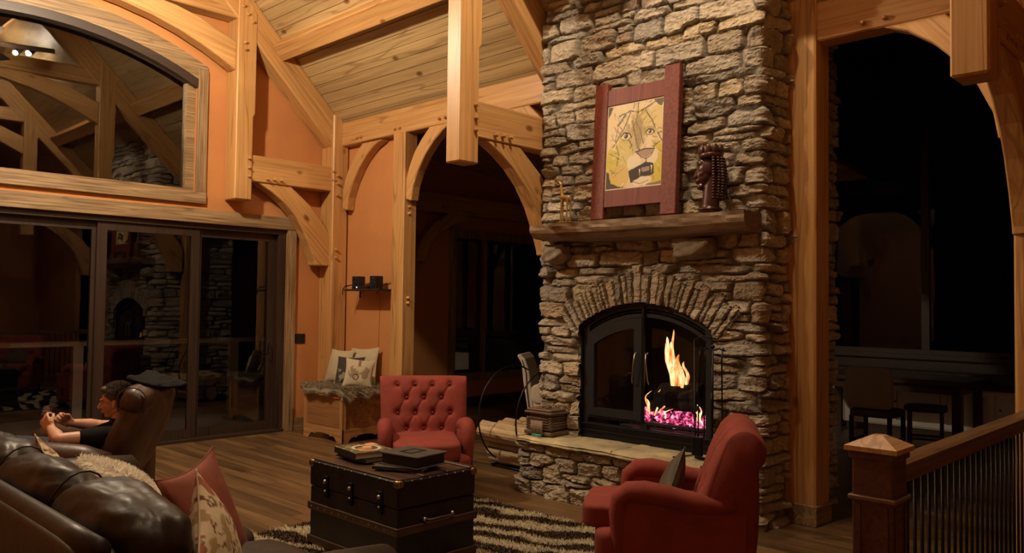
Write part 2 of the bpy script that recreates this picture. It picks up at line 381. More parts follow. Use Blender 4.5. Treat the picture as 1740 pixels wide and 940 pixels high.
# floor of boards running along Y, each with its own tone
m, t, b = nt('floor_boards'); L = t.links.new
mp = coords(t, (1, 1, 1)); mp.inputs['Rotation'].default_value = (0, 0, PI/2)
br = node(t, 'ShaderNodeTexBrick', Scale=1.0, offset=.37); br.inputs['Brick Width'].default_value = 1.7; br.inputs['Row Height'].default_value = .125
br.inputs['Mortar Size'].default_value = .0025; br.inputs['Color1'].default_value = (.62, .6, .58, 1); br.inputs['Color2'].default_value = (1.25, 1.2, 1.1, 1); br.inputs['Mortar'].default_value = (.15, .13, .12, 1)
L(mp.outputs[0], br.inputs['Vector'])
mp2 = coords(t, (14, .9, 1)); n = node(t, 'ShaderNodeTexNoise', Scale=1.2, Detail=6.0, Distortion=.8); L(mp2.outputs[0], n.inputs['Vector'])
r = ramp(t, [(.3, (.08, .045, .020)), (.5, (.135, .078, .036)), (.7, (.19, .115, .055))]); L(n.outputs[0], r.inputs[0])
mx = node(t, 'ShaderNodeMix', data_type='RGBA', blend_type='MULTIPLY'); mx.inputs[0].default_value = 1; L(r.outputs[0], mx.inputs[6]); L(br.outputs[0], mx.inputs[7]); L(mx.outputs[2], b.inputs['Base Color'])
b.inputs['Roughness'].default_value = .38; bp = node(t, 'ShaderNodeBump', Strength=.15, Distance=.004); L(br.outputs['Fac'], bp.inputs['Height']); bp.invert = True; L(bp.outputs[0], b.inputs['Normal'])
M['floorb'] = m
fl = struct('floor', (-1.25, -3.15, -.2), (11.75, 9.3, 0), 'floorb')
# ceiling boards with real V grooves
def board_ceiling(name, x0, z0, x1, z1, y0, y1, n, mat='pine'):
    """boards laid along Y on the slope from (x0,z0) to (x1,z1), visible face below"""
    d = Vector((x1-x0, 0, z1-z0)); Ls = d.length; d.normalize(); nrm = Vector((d.z, 0, -d.x));
    if nrm.z > 0: nrm = -nrm
    vs = []; fs = []; w = Ls/n; g = .006
    for i in range(n):
        s = i*w; prof = [(s+.0025, .0), (s+.0035, .016), (s+w-.0035, .016), (s+w-.0025, 0)]
        for y in (y0, y1):
            for a, h in prof: vs.append(Vector((x0, y, z0))+d*a+nrm*h)
        k = i*8
        for j in range(3): fs.append((k+j, k+j+1, k+5+j, k+4+j))
        if i: fs.append((k-5, k, k+4, k-1))
    k = len(vs)
    for y in (y0, y1): vs += [Vector((x0, y, z0))-nrm*.05, Vector((x1, y, z1))-nrm*.05]
    fs.append((k, k+1, k+3, k+2))
    me_o = mk(name, vs, fs, mat); return tag(me_o, kind='structure')
# per-board tone: pine with bands across the slope
m = M['pine']; t = m.node_tree; L = t.links.new; b = t.nodes['Principled BSDF']
src = b.inputs['Base Color'].links[0].from_socket
tc = t.nodes.new('ShaderNodeTexCoord'); sp = t.nodes.new('ShaderNodeSeparateXYZ'); L(tc.outputs['Object'], sp.inputs[0])
a1 = node(t, 'ShaderNodeMath', operation='MULTIPLY'); a1.inputs[1].default_value = 1/.0925; L(sp.outputs[0], a1.inputs[0])
a2 = node(t, 'ShaderNodeMath', operation='FLOOR'); L(a1.outputs[0], a2.inputs[0])
wn = node(t, 'ShaderNodeTexWhiteNoise', noise_dimensions='1D'); L(a2.outputs[0], wn.inputs['W'])
rr_ = ramp(t, [(0, (.80, .78, .74)), (1, (1.12, 1.1, 1.06))]); L(wn.outputs[0], rr_.inputs[0])
mx = node(t, 'ShaderNodeMix', data_type='RGBA', blend_type='MULTIPLY'); mx.inputs[0].default_value = 1; L(src, mx.inputs[6]); L(rr_.outputs[0], mx.inputs[7]); L(mx.outputs[2], b.inputs['Base Color'])
board_ceiling('ceiling', XC, RZ-XC, 6.15, RZ-6.15, -3, 9.0, 40)
board_ceiling('ceiling_left', XC, RZ-XC, -1.25, RZ-XC-3.7, -3, 9.0, 40)
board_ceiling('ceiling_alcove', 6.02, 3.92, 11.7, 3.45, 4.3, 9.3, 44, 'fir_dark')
board_ceiling('ceiling_dining', 6.02, 3.95, 11.7, 5.1, -3, 4.3, 44, 'darkwood')  # gloom of the unlit room put into the boards' dark colour
struct('baseboard_gable', (5.40, 8.975, 0), (5.74, 9.0, .15), 'trim')
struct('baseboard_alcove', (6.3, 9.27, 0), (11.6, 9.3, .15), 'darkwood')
# arched window
w1 = thing('window_1', None, None); w1['kind'] = 'structure'
def ring(R0, R1, x0, x1, n=28):
    return arc_pts(ACX, ACZ, R1, x0, x1, n)+arc_pts(ACX, ACZ, R0, x1, x0, n)
prism('arch_trim', ring(3.78, 3.97, .70, 4.20), 'XZ', 8.965, 9.0, 'trim', w1, grain=[(.9, 4.3), (4, 4.3)])
box('side_trim', (4.1, 8.96, 2.83), (4.215, 9.0, 4.24), 'trim', w1, axis=2, bev=.004); box('side_trim', (.685, 8.96, 2.83), (.8, 9.0, 4.24), 'trim', w1, axis=2, bev=.004)
box('sill_trim', (.68, 8.955, 2.70), (4.22, 9.0, 2.83), 'trim', w1, bev=.005)
prism('window_frame', [(.8, 2.83), (4.1, 2.83)]+arc_pts(ACX, ACZ, 3.779, 4.1, .8), 'XZ', 9.04, 9.14, 'trim', w1, grain=[(1, 3), (4, 3)],
      holes=[[(.9, 2.87), (4.0, 2.87)]+arc_pts(ACX, ACZ, 3.70, 4.0, .9)])
prism('shaded_arch_liner', ring(3.69, 3.779, .81, 4.09), 'XZ', 8.97, 9.06, 'darkwood', w1, grain=[(.9, 4.3), (4, 4.3)])  # dark wood carries the shade on the underside of the arch
prism('pane', [(.88, 2.85), (4.02, 2.85)]+arc_pts(ACX, ACZ, 3.72, 4.02, .88), 'XZ', 9.098, 9.10, 'glass_hi', w1)
# sliding glass doors
d1 = thing('door_1', None, None); d1['kind'] = 'structure'
box('head_trim', (-.6, 8.95, 2.48), (5.42, 9.0, 2.64), 'trim', d1, bev=.005)
box('side_trim', (5.28, 8.955, 0), (5.40, 9.0, 2.48), 'trim', d1, axis=2, bev=.004); box('side_trim', (-.52, 8.955, 0), (-.40, 9.0, 2.48), 'trim', d1, axis=2, bev=.004)
for nm, lo, hi in (('head_jamb', (-.4, 9.0, 2.42), (5.28, 9.18, 2.5)), ('side_jamb', (5.18, 9.0, 0), (5.28, 9.18, 2.42)), ('side_jamb', (-.4, 9.0, 0), (-.3, 9.18, 2.42)), ('door_sill', (-.4, 8.97, 0), (5.28, 9.18, .035))):
    box(nm, lo, hi, 'darkwood', d1, bev=.003, axis=2 if 'side' in nm else 0)
xs = [-.3, .76, 1.80, 3.11, 4.16, 5.18]
for i in range(5):
    y = 9.05 if i % 2 else 9.09; a, c = xs[i]-.03, xs[i+1]+.03
    if i == 4: c = 5.18
    hole = [(a+.10, .14), (c-.10, .14), (c-.10, 2.33), (a+.10, 2.33)]
    dp = prism('door_panel', [(a, .035), (c, .035), (c, 2.42), (a, 2.42)], 'XZ', y-.022, y+.022, 'darkwood', d1, grain=[(a, .1), (a, 2)], holes=[hole])
    prism('pane', [(a+.09, .13), (c-.09, .13), (c-.09, 2.34), (a+.09, 2.34)], 'XZ', y-.003, y+.001, 'glass', dp)
    if i == 4: pass
for x in (5.06,):
    tubes('door_handle', [([(x, 9.028, .95), (x, 8.99, .97), (x, 8.99, 1.13), (x, 9.028, 1.15)], .008)], 'iron', d1)
# alcove window
w2 = thing('window_2', None, None); w2['kind'] = 'structure'
prism('window_trim', [(8.24, .40), (10.95, .40), (10.95, 2.76), (8.24, 2.76)], 'XZ', 9.26, 9.3, 'trim', w2, grain=[(8.3, .4), (8.3, 2)], holes=[[(8.36, .52), (10.8, .52), (10.8, 2.62), (8.36, 2.62)]])
for a, c in ((8.36, 8.98), (8.98, 10.8)):
    prism('sash', [(a, .52), (c, .52), (c, 2.62), (a, 2.62)], 'XZ', 9.33, 9.38, 'darkwood', w2, grain=[(a, .5), (a, 2)], holes=[[(a+.05, .57), (c-.05, .57), (c-.05, 2.57), (a+.05, 2.57)]])
    prism('pane', [(a+.04, .56), (c-.04, .56), (c-.04, 2.58), (a+.04, 2.58)], 'XZ', 9.354, 9.357, 'glass', w2)
box('mullion', (8.95, 9.27, .52), (9.01, 9.33, 2.62), 'trim', w2, axis=2)
w3 = thing('window_3', None, None); w3['kind'] = 'structure'
for a in np.arange(-1.5, 8.6, 1.2625):
    c = a+1.2625
    prism('sash', [(a, 1.0), (c, 1.0), (c, 4.6), (a, 4.6)], 'YZ', 11.62, 11.68, 'darkwood', w3, holes=[[(a+.05, 1.06), (c-.05, 1.06), (c-.05, 4.54), (a+.05, 4.54)]])
    prism('pane', [(a+.04, 1.05), (c-.04, 1.05), (c-.04, 4.55), (a+.04, 4.55)], 'YZ', 11.648, 11.651, 'glass_lo', w3)
box('window_sill', (11.52, -1.5, .94), (11.6, 8.6, 1.0), 'darkwood', w3)
# deck outside
dk = box('deck', (-6, 9.25, -.12), (12, 12.2, -.04), 'deck'); tag(dk, kind='structure')
rl = thing('deck_railing', 'pale wooden deck railing outside the glass doors', 'railing', (2, 11.5, -.04))
rl_m = plain('weathered_rail', (.34, .29, .25), .7)
box('handrail', (-8, -.07, 1.02), (6, .07, 1.08), rl_m, rl)
for x in (-5.5, -3.2, -.6, 1.72, 3.89, 5.9): box('post', (x-.06, -.055, 0), (x+.06, .055, 1.02), rl_m, rl, axis=2)
tubes('cable', [([(-8, 0, z), (6, 0, z)], .004) for z in (.2, .35, .5, .65, .8)], 'steel_dark', rl, n=5)

# ================================================================== TIMBER FRAME
def peg(p, d, parent, mat='fir'):
    d = Vector(d).normalized(); p = Vector(p); bm = bmesh.new(); chain_tube(bm, [p-d*.01, p+d*.030, p+d*.040], [.0175, .0165, .011], 8)
    frombm('peg', bm, mat, parent)
def arcbrace(name, c, R0, R1, a0, a1, plane, t0, t1, mat, parent, n=18, bev=.012):
    A = np.linspace(a0, a1, n)
    poly = [(c[0]+R1*math.cos(a), c[1]+R1*math.sin(a)) for a in A]+[(c[0]+R0*math.cos(a), c[1]+R0*math.sin(a)) for a in A[::-1]]
    return prism(name, poly, plane, t0, t1, mat, parent, grain=[poly[0], poly[n-1]], bev=bev)
def brace_poly(name, P0, P1, bulge, width, plane, t0, t1, mat, parent, n=16, cut=None, bev=.012):
    """curved knee brace: inner (concave) edge is an arc from P0 to P1, outer edge straighter"""
    p0, p1 = Vector(P0), Vector(P1); d = p1-p0; L_ = d.length; nrm = Vector((-d.y, d.x))/L_
    inner = []; outer = []
    for i in range(n):
        s = i/(n-1); q = p0+d*s; bb = bulge*4*s*(1-s)
        inner.append(q+nrm*bb); outer.append(q+nrm*(bb*.72+width))
    poly = [tuple(v) for v in inner]+[tuple(v) for v in outer[::-1]]
    if cut: poly = [tuple(cut(*v)) for v in poly]
    return prism(name, poly, plane, t0, t1, mat, parent, grain=[P0, P1], bev=bev)
HP = (4.45, 4.665)
def truss(y0, y1, label, full=True):
    t = thing('timber_truss', label, 'truss', (XC, (y0+y1)/2, 0), 0, 'hammer beam trusses across the room')
    inv = t.matrix_basis.inverted(); yc = (y0+y1)/2; off = Vector((-XC, -yc, 0)); hw = (y1-y0)/2
    def mir(pts, s): return [(s*(x-XC), z) for x, z in pts]
    for s in ((1, -1) if full else (1,)):
        mp_ = lambda pts: mir(pts, s)
        # hammer post with a wider foot and a wider head
        prism('hammer_post', mp_([(4.45, 2.77), (4.665, 2.77), (4.665, 3.75), (4.69, 3.79), (4.69, 4.98), (4.45, 5.3), (4.45, 4.2)]), 'XZ', -hw, hw, 'fir', t, grain=mp_([(4.5, 2.8), (4.5, 4)]), bev=.012)
        zb = lambda x: 9.32-x
        prism('principal_rafter', mp_([(5.99, 9.32-5.99), (5.99, RZ-6.02), (XC, RZ-XC-.02), (XC, 9.32-XC)]), 'XZ', -hw*.92, hw*.92, 'fir', t, grain=mp_([(5.99, 3.5), (XC, 7)]), bev=.01)
        prism('hammer_beam', mp_([(4.665, 3.0), (5.82, 3.0), (5.82, 3.31), (4.665, 3.31)]), 'XZ', -hw*.85, hw*.85, 'fir', t, grain=mp_([(4.6, 3), (5.8, 3)]), bev=.01)
        # knee brace under the hammer beam
        cx, cz, R = 4.55, 1.83, 1.21
        A = np.linspace(math.radians(74), math.radians(10), 16)
        inner = [(4.70, 2.999)]+[(cx+(R-.0)*math.cos(a)*1.02, cz+R*math.sin(a)) for a in A if cz+R*math.sin(a) < 2.995]
        inner[0] = (4.72, 2.999)
        inner = [(4.76, 2.998), (4.95, 2.90), (5.10, 2.80), (5.25, 2.66), (5.38, 2.48), (5.48, 2.28), (5.55, 2.10), (5.56, 2.05)]
        outer = [(5.77, 2.05), (5.77, 2.44), (5.68, 2.56), (5.50, 2.77), (5.33, 2.90), (5.20, 2.998)]
        prism('knee_brace', mp_(inner+outer), 'XZ', -hw*.7, hw*.7, 'fir', t, grain=mp_([(4.8, 3), (5.7, 2.1)]), bev=.01)
        # arched brace up to the collar
        inn = [(4.45, 4.27), (4.30, 4.35), (4.1, 4.45), (3.8, 4.57), (3.5, 4.66), (3.2, 4.72), (2.9, 4.76), (2.45, 4.78)]
        out = [(2.45, 4.87), (3.15, 4.868), (3.5, 4.865), (3.75, 4.84), (4.0, 4.78), (4.2, 4.70), (4.45, 4.60)]
        prism('arched_brace', mp_(inn+out), 'XZ', -hw*.7, hw*.7, 'fir', t, grain=mp_([(4.4, 4.4), (2.6, 4.8)]), bev=.01)
        sgn = -1
        for (x, z) in ((4.50, 5.02), (4.56, 4.94), (4.62, 4.86), (4.53, 4.60), (4.54, 4.52), (4.615, 3.26), (4.62, 3.15), (4.62, 3.05), (4.86, 3.045), (4.95, 3.05), (5.04, 3.05), (5.76, 3.25), (5.77, 3.14)):
            px = s*(x-XC); peg((px, -hw*.99, z), (0, -1, 0), t)
    prism('collar_beam', [(-2.0, 4.87), (2.0, 4.87), (2.0, 5.12), (0, 5.05), (-2.0, 5.12)], 'XZ', -hw*.8, hw*.8, 'fir', t, grain=[(-2, 5), (2, 5)], bev=.01)
    return t
truss(8.74, 8.995, 'timber truss flat against the orange gable wall, around the arched window')
truss(4.91, 5.09, 'middle timber truss, its hanging post left of the stone fireplace')
truss(1.06, 1.24, 'nearest timber truss, its hanging post cut by the top right of the photo')
def post(label, lo, hi, mat='fir', grp='timber wall posts', base=False, pegs=()):
    t = thing('timber_post', label, 'post', ((lo[0]+hi[0])/2, (lo[1]+hi[1])/2, 0), 0, grp)
    o = Vector((t.location.x, t.location.y, 0))
    box('shaft', Vector(lo)-o, Vector(hi)-o, mat, t, bev=.014, axis=2)
    if base: box('plinth', (lo[0]-o.x-.012, lo[1]-o.y-.012, 0), (hi[0]-o.x+.012, hi[1]-o.y+.012, .15), 'trim', t, bev=.004)
    for p, d in pegs: peg(Vector(p)-o, d, t)
    return t
post('timber post in the corner behind the carved chest', (5.755, 8.72, 0), (5.985, 8.995, 3.98), pegs=[((5.755, 8.80, z), (-1, 0, 0)) for z in (3.72, 3.82, 3.62)]+[((5.81, 8.72, z), (0, -1, 0)) for z in (2.26, 2.16, 3.2, 3.1, 2.95)])
post('timber post between the carved chest and the dark alcove', (5.85, 7.41, 0), (6.05, 7.63, 3.60), pegs=[((5.93, 7.41, z), (0, -1, 0)) for z in (2.72, 2.64, 1.66, 1.60)])
post('timber post hard against the right side of the stone fireplace', (5.85, 2.54, 0), (6.10, 2.785, 3.98), base=True)
post('timber post at the right edge of the photo behind the stair rail', (5.83, 1.03, 0), (6.05, 1.265, 3.60))
tp = post('timber post half hidden behind the left edge of the stone fireplace', (5.80, 4.92, 0), (6.02, 5.08, 3.60))
# eave beam: two lengths
for lab, ya, yb in (('long eave beam above the arcade between the corner and the fireplace', 4.6, 8.76), ('eave beam over the dark opening right of the fireplace', -2.9, 2.56)):
    t = thing('eave_beam', lab, 'beam', (5.95, (ya+yb)/2, 3.59), 0, 'eave beams'); yc = (ya+yb)/2
    box('timber', (-.07, ya-yc, .0), (.12, yb-yc, .30), 'fir', t, bev=.012, axis=1)
    pys = (8.38, 8.30, 7.62, 7.53, 6.82, 6.72) if ya > 3 else (2.2, 2.05)
    for py in pys: peg((-.07, py-yc, .06), (-1, 0, 0), t)
# curved arcade braces (plane X = 5.9)
def yz_brace(label, pts):
    t = thing('curved_brace', label, 'brace', (5.94, pts[0][0], pts[0][1]), 0, 'curved braces under the eave beams')
    y0, z0 = pts[0]; prism('brace', [(y-y0, z-z0) for y, z in pts], 'YZ', -.06, .06, 'fir', t, grain=[(0, 0), (pts[len(pts)//2][0]-y0, pts[len(pts)//2][1]-z0)], bev=.01)
    return t
def bp(y0, z0, sy, H=.81):
    inner = [(.09, 0), (.12, .16), (.21, .34), (.33, .50), (.48, .645), (.64, .75), (.80, .81)]; outer = [(.40, .81), (.27, .70), (.14, .56), (.05, .40), (0, .26), (0, .02)]
    return [(y0+sy*a, z0+b_*H/.81) for a, b_ in inner+outer]
yz_brace('small curved brace above the speaker shelf', bp(8.69, 2.76, -1))
yz_brace('curved brace forming the left half of the alcove arch', bp(7.41, 2.78, -1))
yz_brace('curved brace behind the middle hanging post, in the alcove arch', bp(5.08, 2.78, 1))
yz_brace('curved brace at the top right behind the nearest hanging post', bp(1.265, 2.70, 1, .89))
# purlins
def purlin(label, s0, y0, y1, side=1):
    """square section laid on the slope; s0 = horizontal distance of its low edge"""
    t = thing('purlin', label, 'beam', (0, 0, 0), 0, 'roof purlins'); d = Vector((1, 0, -1)).normalized(); n = Vector((-1, 0, -1)).normalized()
    base = Vector((s0, 0, RZ-s0))
    cs = [base+n*.0, base+n*.20, base-d*.21+n*.20, base-d*.21]
    if side < 0: cs = [Vector((2*XC-c.x, 0, c.z)) for c in cs]
    bm = bmesh.new(); A = [bm.verts.new((c.x, y0, c.z)) for c in cs]; B = [bm.verts.new((c.x, y1, c.z)) for c in cs]
    for i in range(4): bm.faces.new((A[i], A[(i+1) % 4], B[(i+1) % 4], B[i]))
    bm.faces.new(A); bm.faces.new(B[::-1])
    bmesh.ops.bevel(bm, geom=bm.edges[:], offset=.012, segments=1, affect='EDGES')
    ctr = Vector(((cs[0].x+cs[2].x)/2, (y0+y1)/2, (cs[0].z+cs[2].z)/2))
    frombm('timber', bm, 'fir', t, frame=Matrix.Translation(ctr) @ Matrix.Rotation(PI/2, 4, 'Z')); return t
purlin('roof purlin between the gable truss and the middle truss', 5.17, 5.09, 8.75)
purlin('roof purlin between the middle truss and the nearest truss', 5.17, 1.24, 4.92)
purlin('upper roof purlin above the gable end, seen in the window reflection', 3.7, 5.09, 8.75)
purlin('upper roof purlin of the middle bay, seen in the window reflection', 3.7, 1.24, 4.92)
# alcove beam and brace on the far alcove wall
t = thing('alcove_beam', 'dark horizontal beam with a curved brace above the alcove window', 'beam', (8.8, 9.18, 2.95))
box('timber', (-2.6, -.1, 0), (2.7, .1, .28), 'fir_dark', t, bev=.01)
prism('curved_brace', [(-1.35, -.75), (-1.2, -.75), (-1.1, -.5), (-.9, -.3), (-.62, -.15), (-.35, -.08), (-.35, 0), (-.75, 0), (-1.05, -.18), (-1.25, -.42), (-1.35, -.6)], 'XZ', -.07, .07, 'fir_dark', t, grain=[(-1.3, -.7), (-.5, 0)], bev=.008)
for x in (-.9, -.8): peg((x, -.1, .08), (0, -1, 0), t, 'fir_dark')

# ================================================================== STONEWORK
PAL = 1.3*np.array([(.29, .265, .23), (.33, .29, .23), (.26, .225, .18), (.36, .305, .225), (.22, .205, .185), (.31, .28, .24), (.28, .245, .195), (.34, .30, .25)])
def lay_stones(U, Z, seed, rows=(.06, .17), widths=(.17, .60), split=.28):
    rg = np.random.default_rng(seed); st = []; z = -.02
    umax = U.max(); zmax = Z.max()
    while z < zmax+.05:
        h = rg.uniform(*rows); u = -rg.uniform(0, .2)
        while u < umax+.1:
            w = rg.uniform(*widths)*(1.15 if h < .08 else .85)
            tilt = rg.normal(0, .05); dz = rg.normal(0, .008)
            if h > .10 and rg.random() < split:
                f = rg.uniform(.4, .6); st.append((u+w/2, z+h*f/2+dz, w/2, h*f/2, tilt)); st.append((u+w/2+rg.normal(0, .01), z+h*(1+f)/2+dz, w/2, h*(1-f)/2, tilt))
            elif rg.random() < .08 and h < .12:
                st.append((u+w/2, z+h*.75, w*.5, h*.85, tilt))
            else: st.append((u+w/2, z+h/2+dz, w/2, h/2*rg.uniform(.9, 1.12), tilt))
            u += w
        z += h
    return np.array(st)
def stone_field(us, zs, seed, st=None, special=None, amp=.03, rough=1.0, **kw):
    U, Z = np.meshgrid(us, zs, indexing='ij')
    Uw = U+.020*fbm(U*9, Z*9, seed+1)+.008*fbm(U*30, Z*30, seed+2); Zw = Z+.016*fbm(U*5, Z*9, seed+3)+.008*fbm(U*24, Z*30, seed+4)
    if st is None: st = lay_stones(U, Z, seed, **kw)
    s1 = np.full(U.shape, 9.0); s2 = np.full(U.shape, 9.0); ID = np.zeros(U.shape, int); MS = np.full(U.shape, .03)
    du_, dz_ = us[1]-us[0], zs[1]-zs[0]
    for k, (uc, zc, w, h, tl) in enumerate(st):
        i0 = max(0, int((uc-w-.09-us[0])/du_)); i1 = min(len(us), int((uc+w+.09-us[0])/du_)+2)
        j0 = max(0, int((zc-h-.08-zs[0])/dz_)); j1 = min(len(zs), int((zc+h+.08-zs[0])/dz_)+2)
        if i1 <= i0 or j1 <= j0: continue
        a = Uw[i0:i1, j0:j1]-uc; b_ = Zw[i0:i1, j0:j1]-zc-tl*a
        # signed distance like measure in metres (negative inside)
        s = ((np.abs(a)/w)**5+(np.abs(b_)/h)**5)**.2; s = (s-1)*min(w, h)
        A = s1[i0:i1, j0:j1]; B = s2[i0:i1, j0:j1]; I = ID[i0:i1, j0:j1]
        better = s < A
        B[:] = np.where(better, A, np.minimum(B, s)); A[:] = np.where(better, s, A); I[:] = np.where(better, k, I)
    e = np.clip(s2-s1, 0, 1)*.5
    n = len(st)
    rg = np.random.default_rng(seed+9)
    if special is not None:
        mask, sid, se, ns, lx, ly = special(U, Z)
        ID = np.where(mask, n+sid, ID); e = np.where(mask, se, e)
    else: ns = 0
    tot = n+ns+1
    base = rg.uniform(.0, 1.0, tot)*amp+amp*.55; tu = rg.normal(0, .10, tot); tz = rg.normal(-.04, .16, tot)
    uc = np.concatenate([st[:, 0], np.zeros(ns+1)]); zc = np.concatenate([st[:, 1], np.zeros(ns+1)])
    prof = np.clip(e/.011, 0, 1); prof = prof*prof*(3-2*prof)
    inst = ID < n
    H = base[ID]+np.where(inst, tu[ID]*(U-uc[ID])+tz[ID]*(Z-zc[ID]), 0)
    off = ID*7.31
    rough_n = .022*fbm(U*6+off, Z*22+off+U*4, seed+20)+.007*np.abs(fbm(U*30+off, Z*60, seed+30))*2
    cr = fbm(U*7+off*1.3, Z*20+off, seed+40); rough_n = rough_n-.008*np.clip(cr, 0, 1)**.5
    H = prof*(H+rough_n*rough)-.012*(1-prof)
    ci = rg.integers(0, len(PAL), tot); colr = PAL[ci]*rg.uniform(.88, 1.1, (tot, 1))
    C = colr[ID]; tint = .5+.5*fbm(U*6, Z*6, seed+50)
    C = C*(1-.25*tint[..., None]*np.array([0, .12, .4])); C = C*(.45+.55*prof[..., None])+np.array([.0, .0, .0])
    return U, Z, H, C
def wrap(path, du, rc=.03):
    """resample a plan path with rounded corners; returns u, points, normals"""
    P = [Vector(p) for p in path]; out = [P[0]]
    for i in range(1, len(P)-1):
        a = (P[i-1]-P[i]).normalized(); c = (P[i+1]-P[i]).normalized(); p0 = P[i]+a*rc; p1 = P[i]+c*rc
        for k in range(7):
            t_ = k/6; out.append(p0*(1-t_)**2+P[i]*2*t_*(1-t_)+p1*t_**2)
    out.append(P[-1]); seg = [0]
    for a, c in zip(out, out[1:]): seg.append(seg[-1]+(c-a).length)
    u = np.arange(0, seg[-1], du); xy = np.stack([np.interp(u, seg, [p.x for p in out]), np.interp(u, seg, [p.y for p in out])], 1)
    d = np.gradient(xy, axis=0); d /= np.linalg.norm(d, axis=1)[:, None]
    nr = np.stack([d[:, 1], -d[:, 0]], 1); return u, xy, nr
FX, FYR, FYL = 5.45, 2.765, 4.88
OY, OH, OR, OCZ = 3.79, .645, 1.13, .50    # firebox opening: centre y, half width, arc radius, arc centre z
u, xy, nr = wrap([(6.75, FYL), (FX, FYL), (FX, FYR), (6.75, FYR)], .0105)
nr = -nr if nr[len(nr)//2][0] > 0 else nr
zs = np.arange(-.01, 4.42, .0105)
umid = u[np.argmin(np.abs(xy[:, 1]-OY)+10*(np.abs(xy[:, 0]-FX) > .01))]
def vouss(U, Z):
    a = U-umid; rad = np.hypot(a, Z-OCZ); th = np.arctan2(a, Z-OCZ)
    rg = np.random.default_rng(5); edges = [-.70]
    while edges[-1] < .70: edges.append(edges[-1]+rg.uniform(.034, .068))
    edges = np.array(edges); nst = len(edges)+1; outr = OR+rg.uniform(.20, .27, nst+1)
    sid = np.digitize(th+.006*fbm(U*20, Z*20, 77), edges)
    mid = np.argmin(np.abs(edges)); outr[sid.max() if False else mid] += .09
    k = np.clip(sid, 1, len(edges)-1); d = np.minimum(th-edges[k-1], edges[k]-th)*rad
    d2 = outr[sid]-rad; mask = (np.abs(th) < .69) & (rad > OR-.03) & (d2 > 0)
    return mask, sid, np.clip(np.minimum(d, d2), 0, 1), nst+1, a, Z
U, Z, H, C = stone_field(u, zs, 11, special=vouss, amp=.024)
mask, sid, se, _, _, _ = vouss(U, Z); H = H+np.where(mask, .018, 0)
inside = (np.abs(U-umid) < OH) & (Z < OCZ+np.sqrt(np.clip(OR**2-(U-umid)**2, 0, 9))) & (Z > -.1)
inside &= (np.abs(U-umid) < OH)
X_ = xy[:, 0][:, None]+nr[:, 0][:, None]*H; Y_ = xy[:, 1][:, None]+nr[:, 1][:, None]*H
verts = np.stack([X_, Y_, Z], 2).reshape(-1, 3)
keep = ~(inside[:-1, :-1] & inside[1:, 1:])
# ragged reveal: pull the vertices just inside the opening back into the wall
FP = thing('stone_fireplace', 'tall ledgestone fireplace and chimney rising to the ceiling', 'fireplace', (FX, OY, 0)); fo = np.array([FX, OY, 0])
mk('chimney_breast', verts-fo, gridfaces(len(u), len(zs), keep), 'stone', FP, False, colors=C.reshape(-1, 3))
# reveal of the opening
rv = []; rf = []
pr = [(OY-OH-.012, -.01)]+[(OY-OH-.012+0*k, z) for k, z in enumerate(np.linspace(.2, 1.3, 6))]+[(OY+a, OCZ+math.sqrt((OR+.012)**2-a*a)) for a in np.linspace(-OH-.012, OH+.012, 30)]+[(OY+OH+.012, 1.3), (OY+OH+.012, -.01)]
for y, z in pr: rv += [(FX-.012-FX, y-OY, z), (FX+.16-FX, y-OY, z)]
rf = [(2*i, 2*i+1, 2*i+3, 2*i+2) for i in range(len(pr)-1)]
mk('opening_reveal', rv, rf, plain('reveal_stone', (.2, .17, .13), .9, noise=.3, nscale=14, bump=.6), FP)
# corbel stones below the mantel
def rock(name, c, r, seed, parent, col, mat='stone', squash=4, noise=.12, sub=4):
    bm = bmesh.new(); bmesh.ops.create_cube(bm, size=2); bmesh.ops.subdivide_edges(bm, edges=bm.edges[:], cuts=9, use_grid_fill=True)
    rg = np.random.default_rng(seed); P = np.array([v.co[:] for v in bm.verts]); L_ = (np.abs(P)**squash).sum(1)**(1/squash); P = P/L_[:, None]
    nse = fbm(P[:, 0]*2.2+seed, P[:, 1]*2.2+P[:, 2]*2.9, seed)+.5*fbm(P[:, 2]*4+seed, P[:, 1]*4-P[:, 0]*3, seed+1)
    P = P*(1+noise*nse[:, None]*1.6); P = P*np.array(r)+np.array(c)
    for v, p in zip(bm.verts, P): v.co = p
    cc = np.tile(np.array(col), (len(P), 1))*(1+.25*nse[:, None]); me = bpy.data.meshes.new(name); bmesh.ops.recalc_face_normals(bm, faces=bm.faces); bm.to_mesh(me); bm.free()
    a = me.color_attributes.new('Col', 'FLOAT_COLOR', 'POINT'); q = np.ones((len(P), 4), dtype=np.float32); q[:, :3] = cc; a.data.foreach_set('color', q.ravel())
    me.polygons.foreach_set('use_smooth', [True]*len(me.polygons)); me.materials.append(M[mat]); o = bpy.data.objects.new(name, me); COL.objects.link(o)
    if parent: o.parent = parent
    return o
rock('corbel_stone', (-.06, 3.27-OY, 2.045), (.12, .17, .085), 3, FP, (.27, .22, .16))
rock('corbel_stone', (-.05, 4.66-OY, 2.045), (.11, .13, .08), 4, FP, (.30, .25, .19))
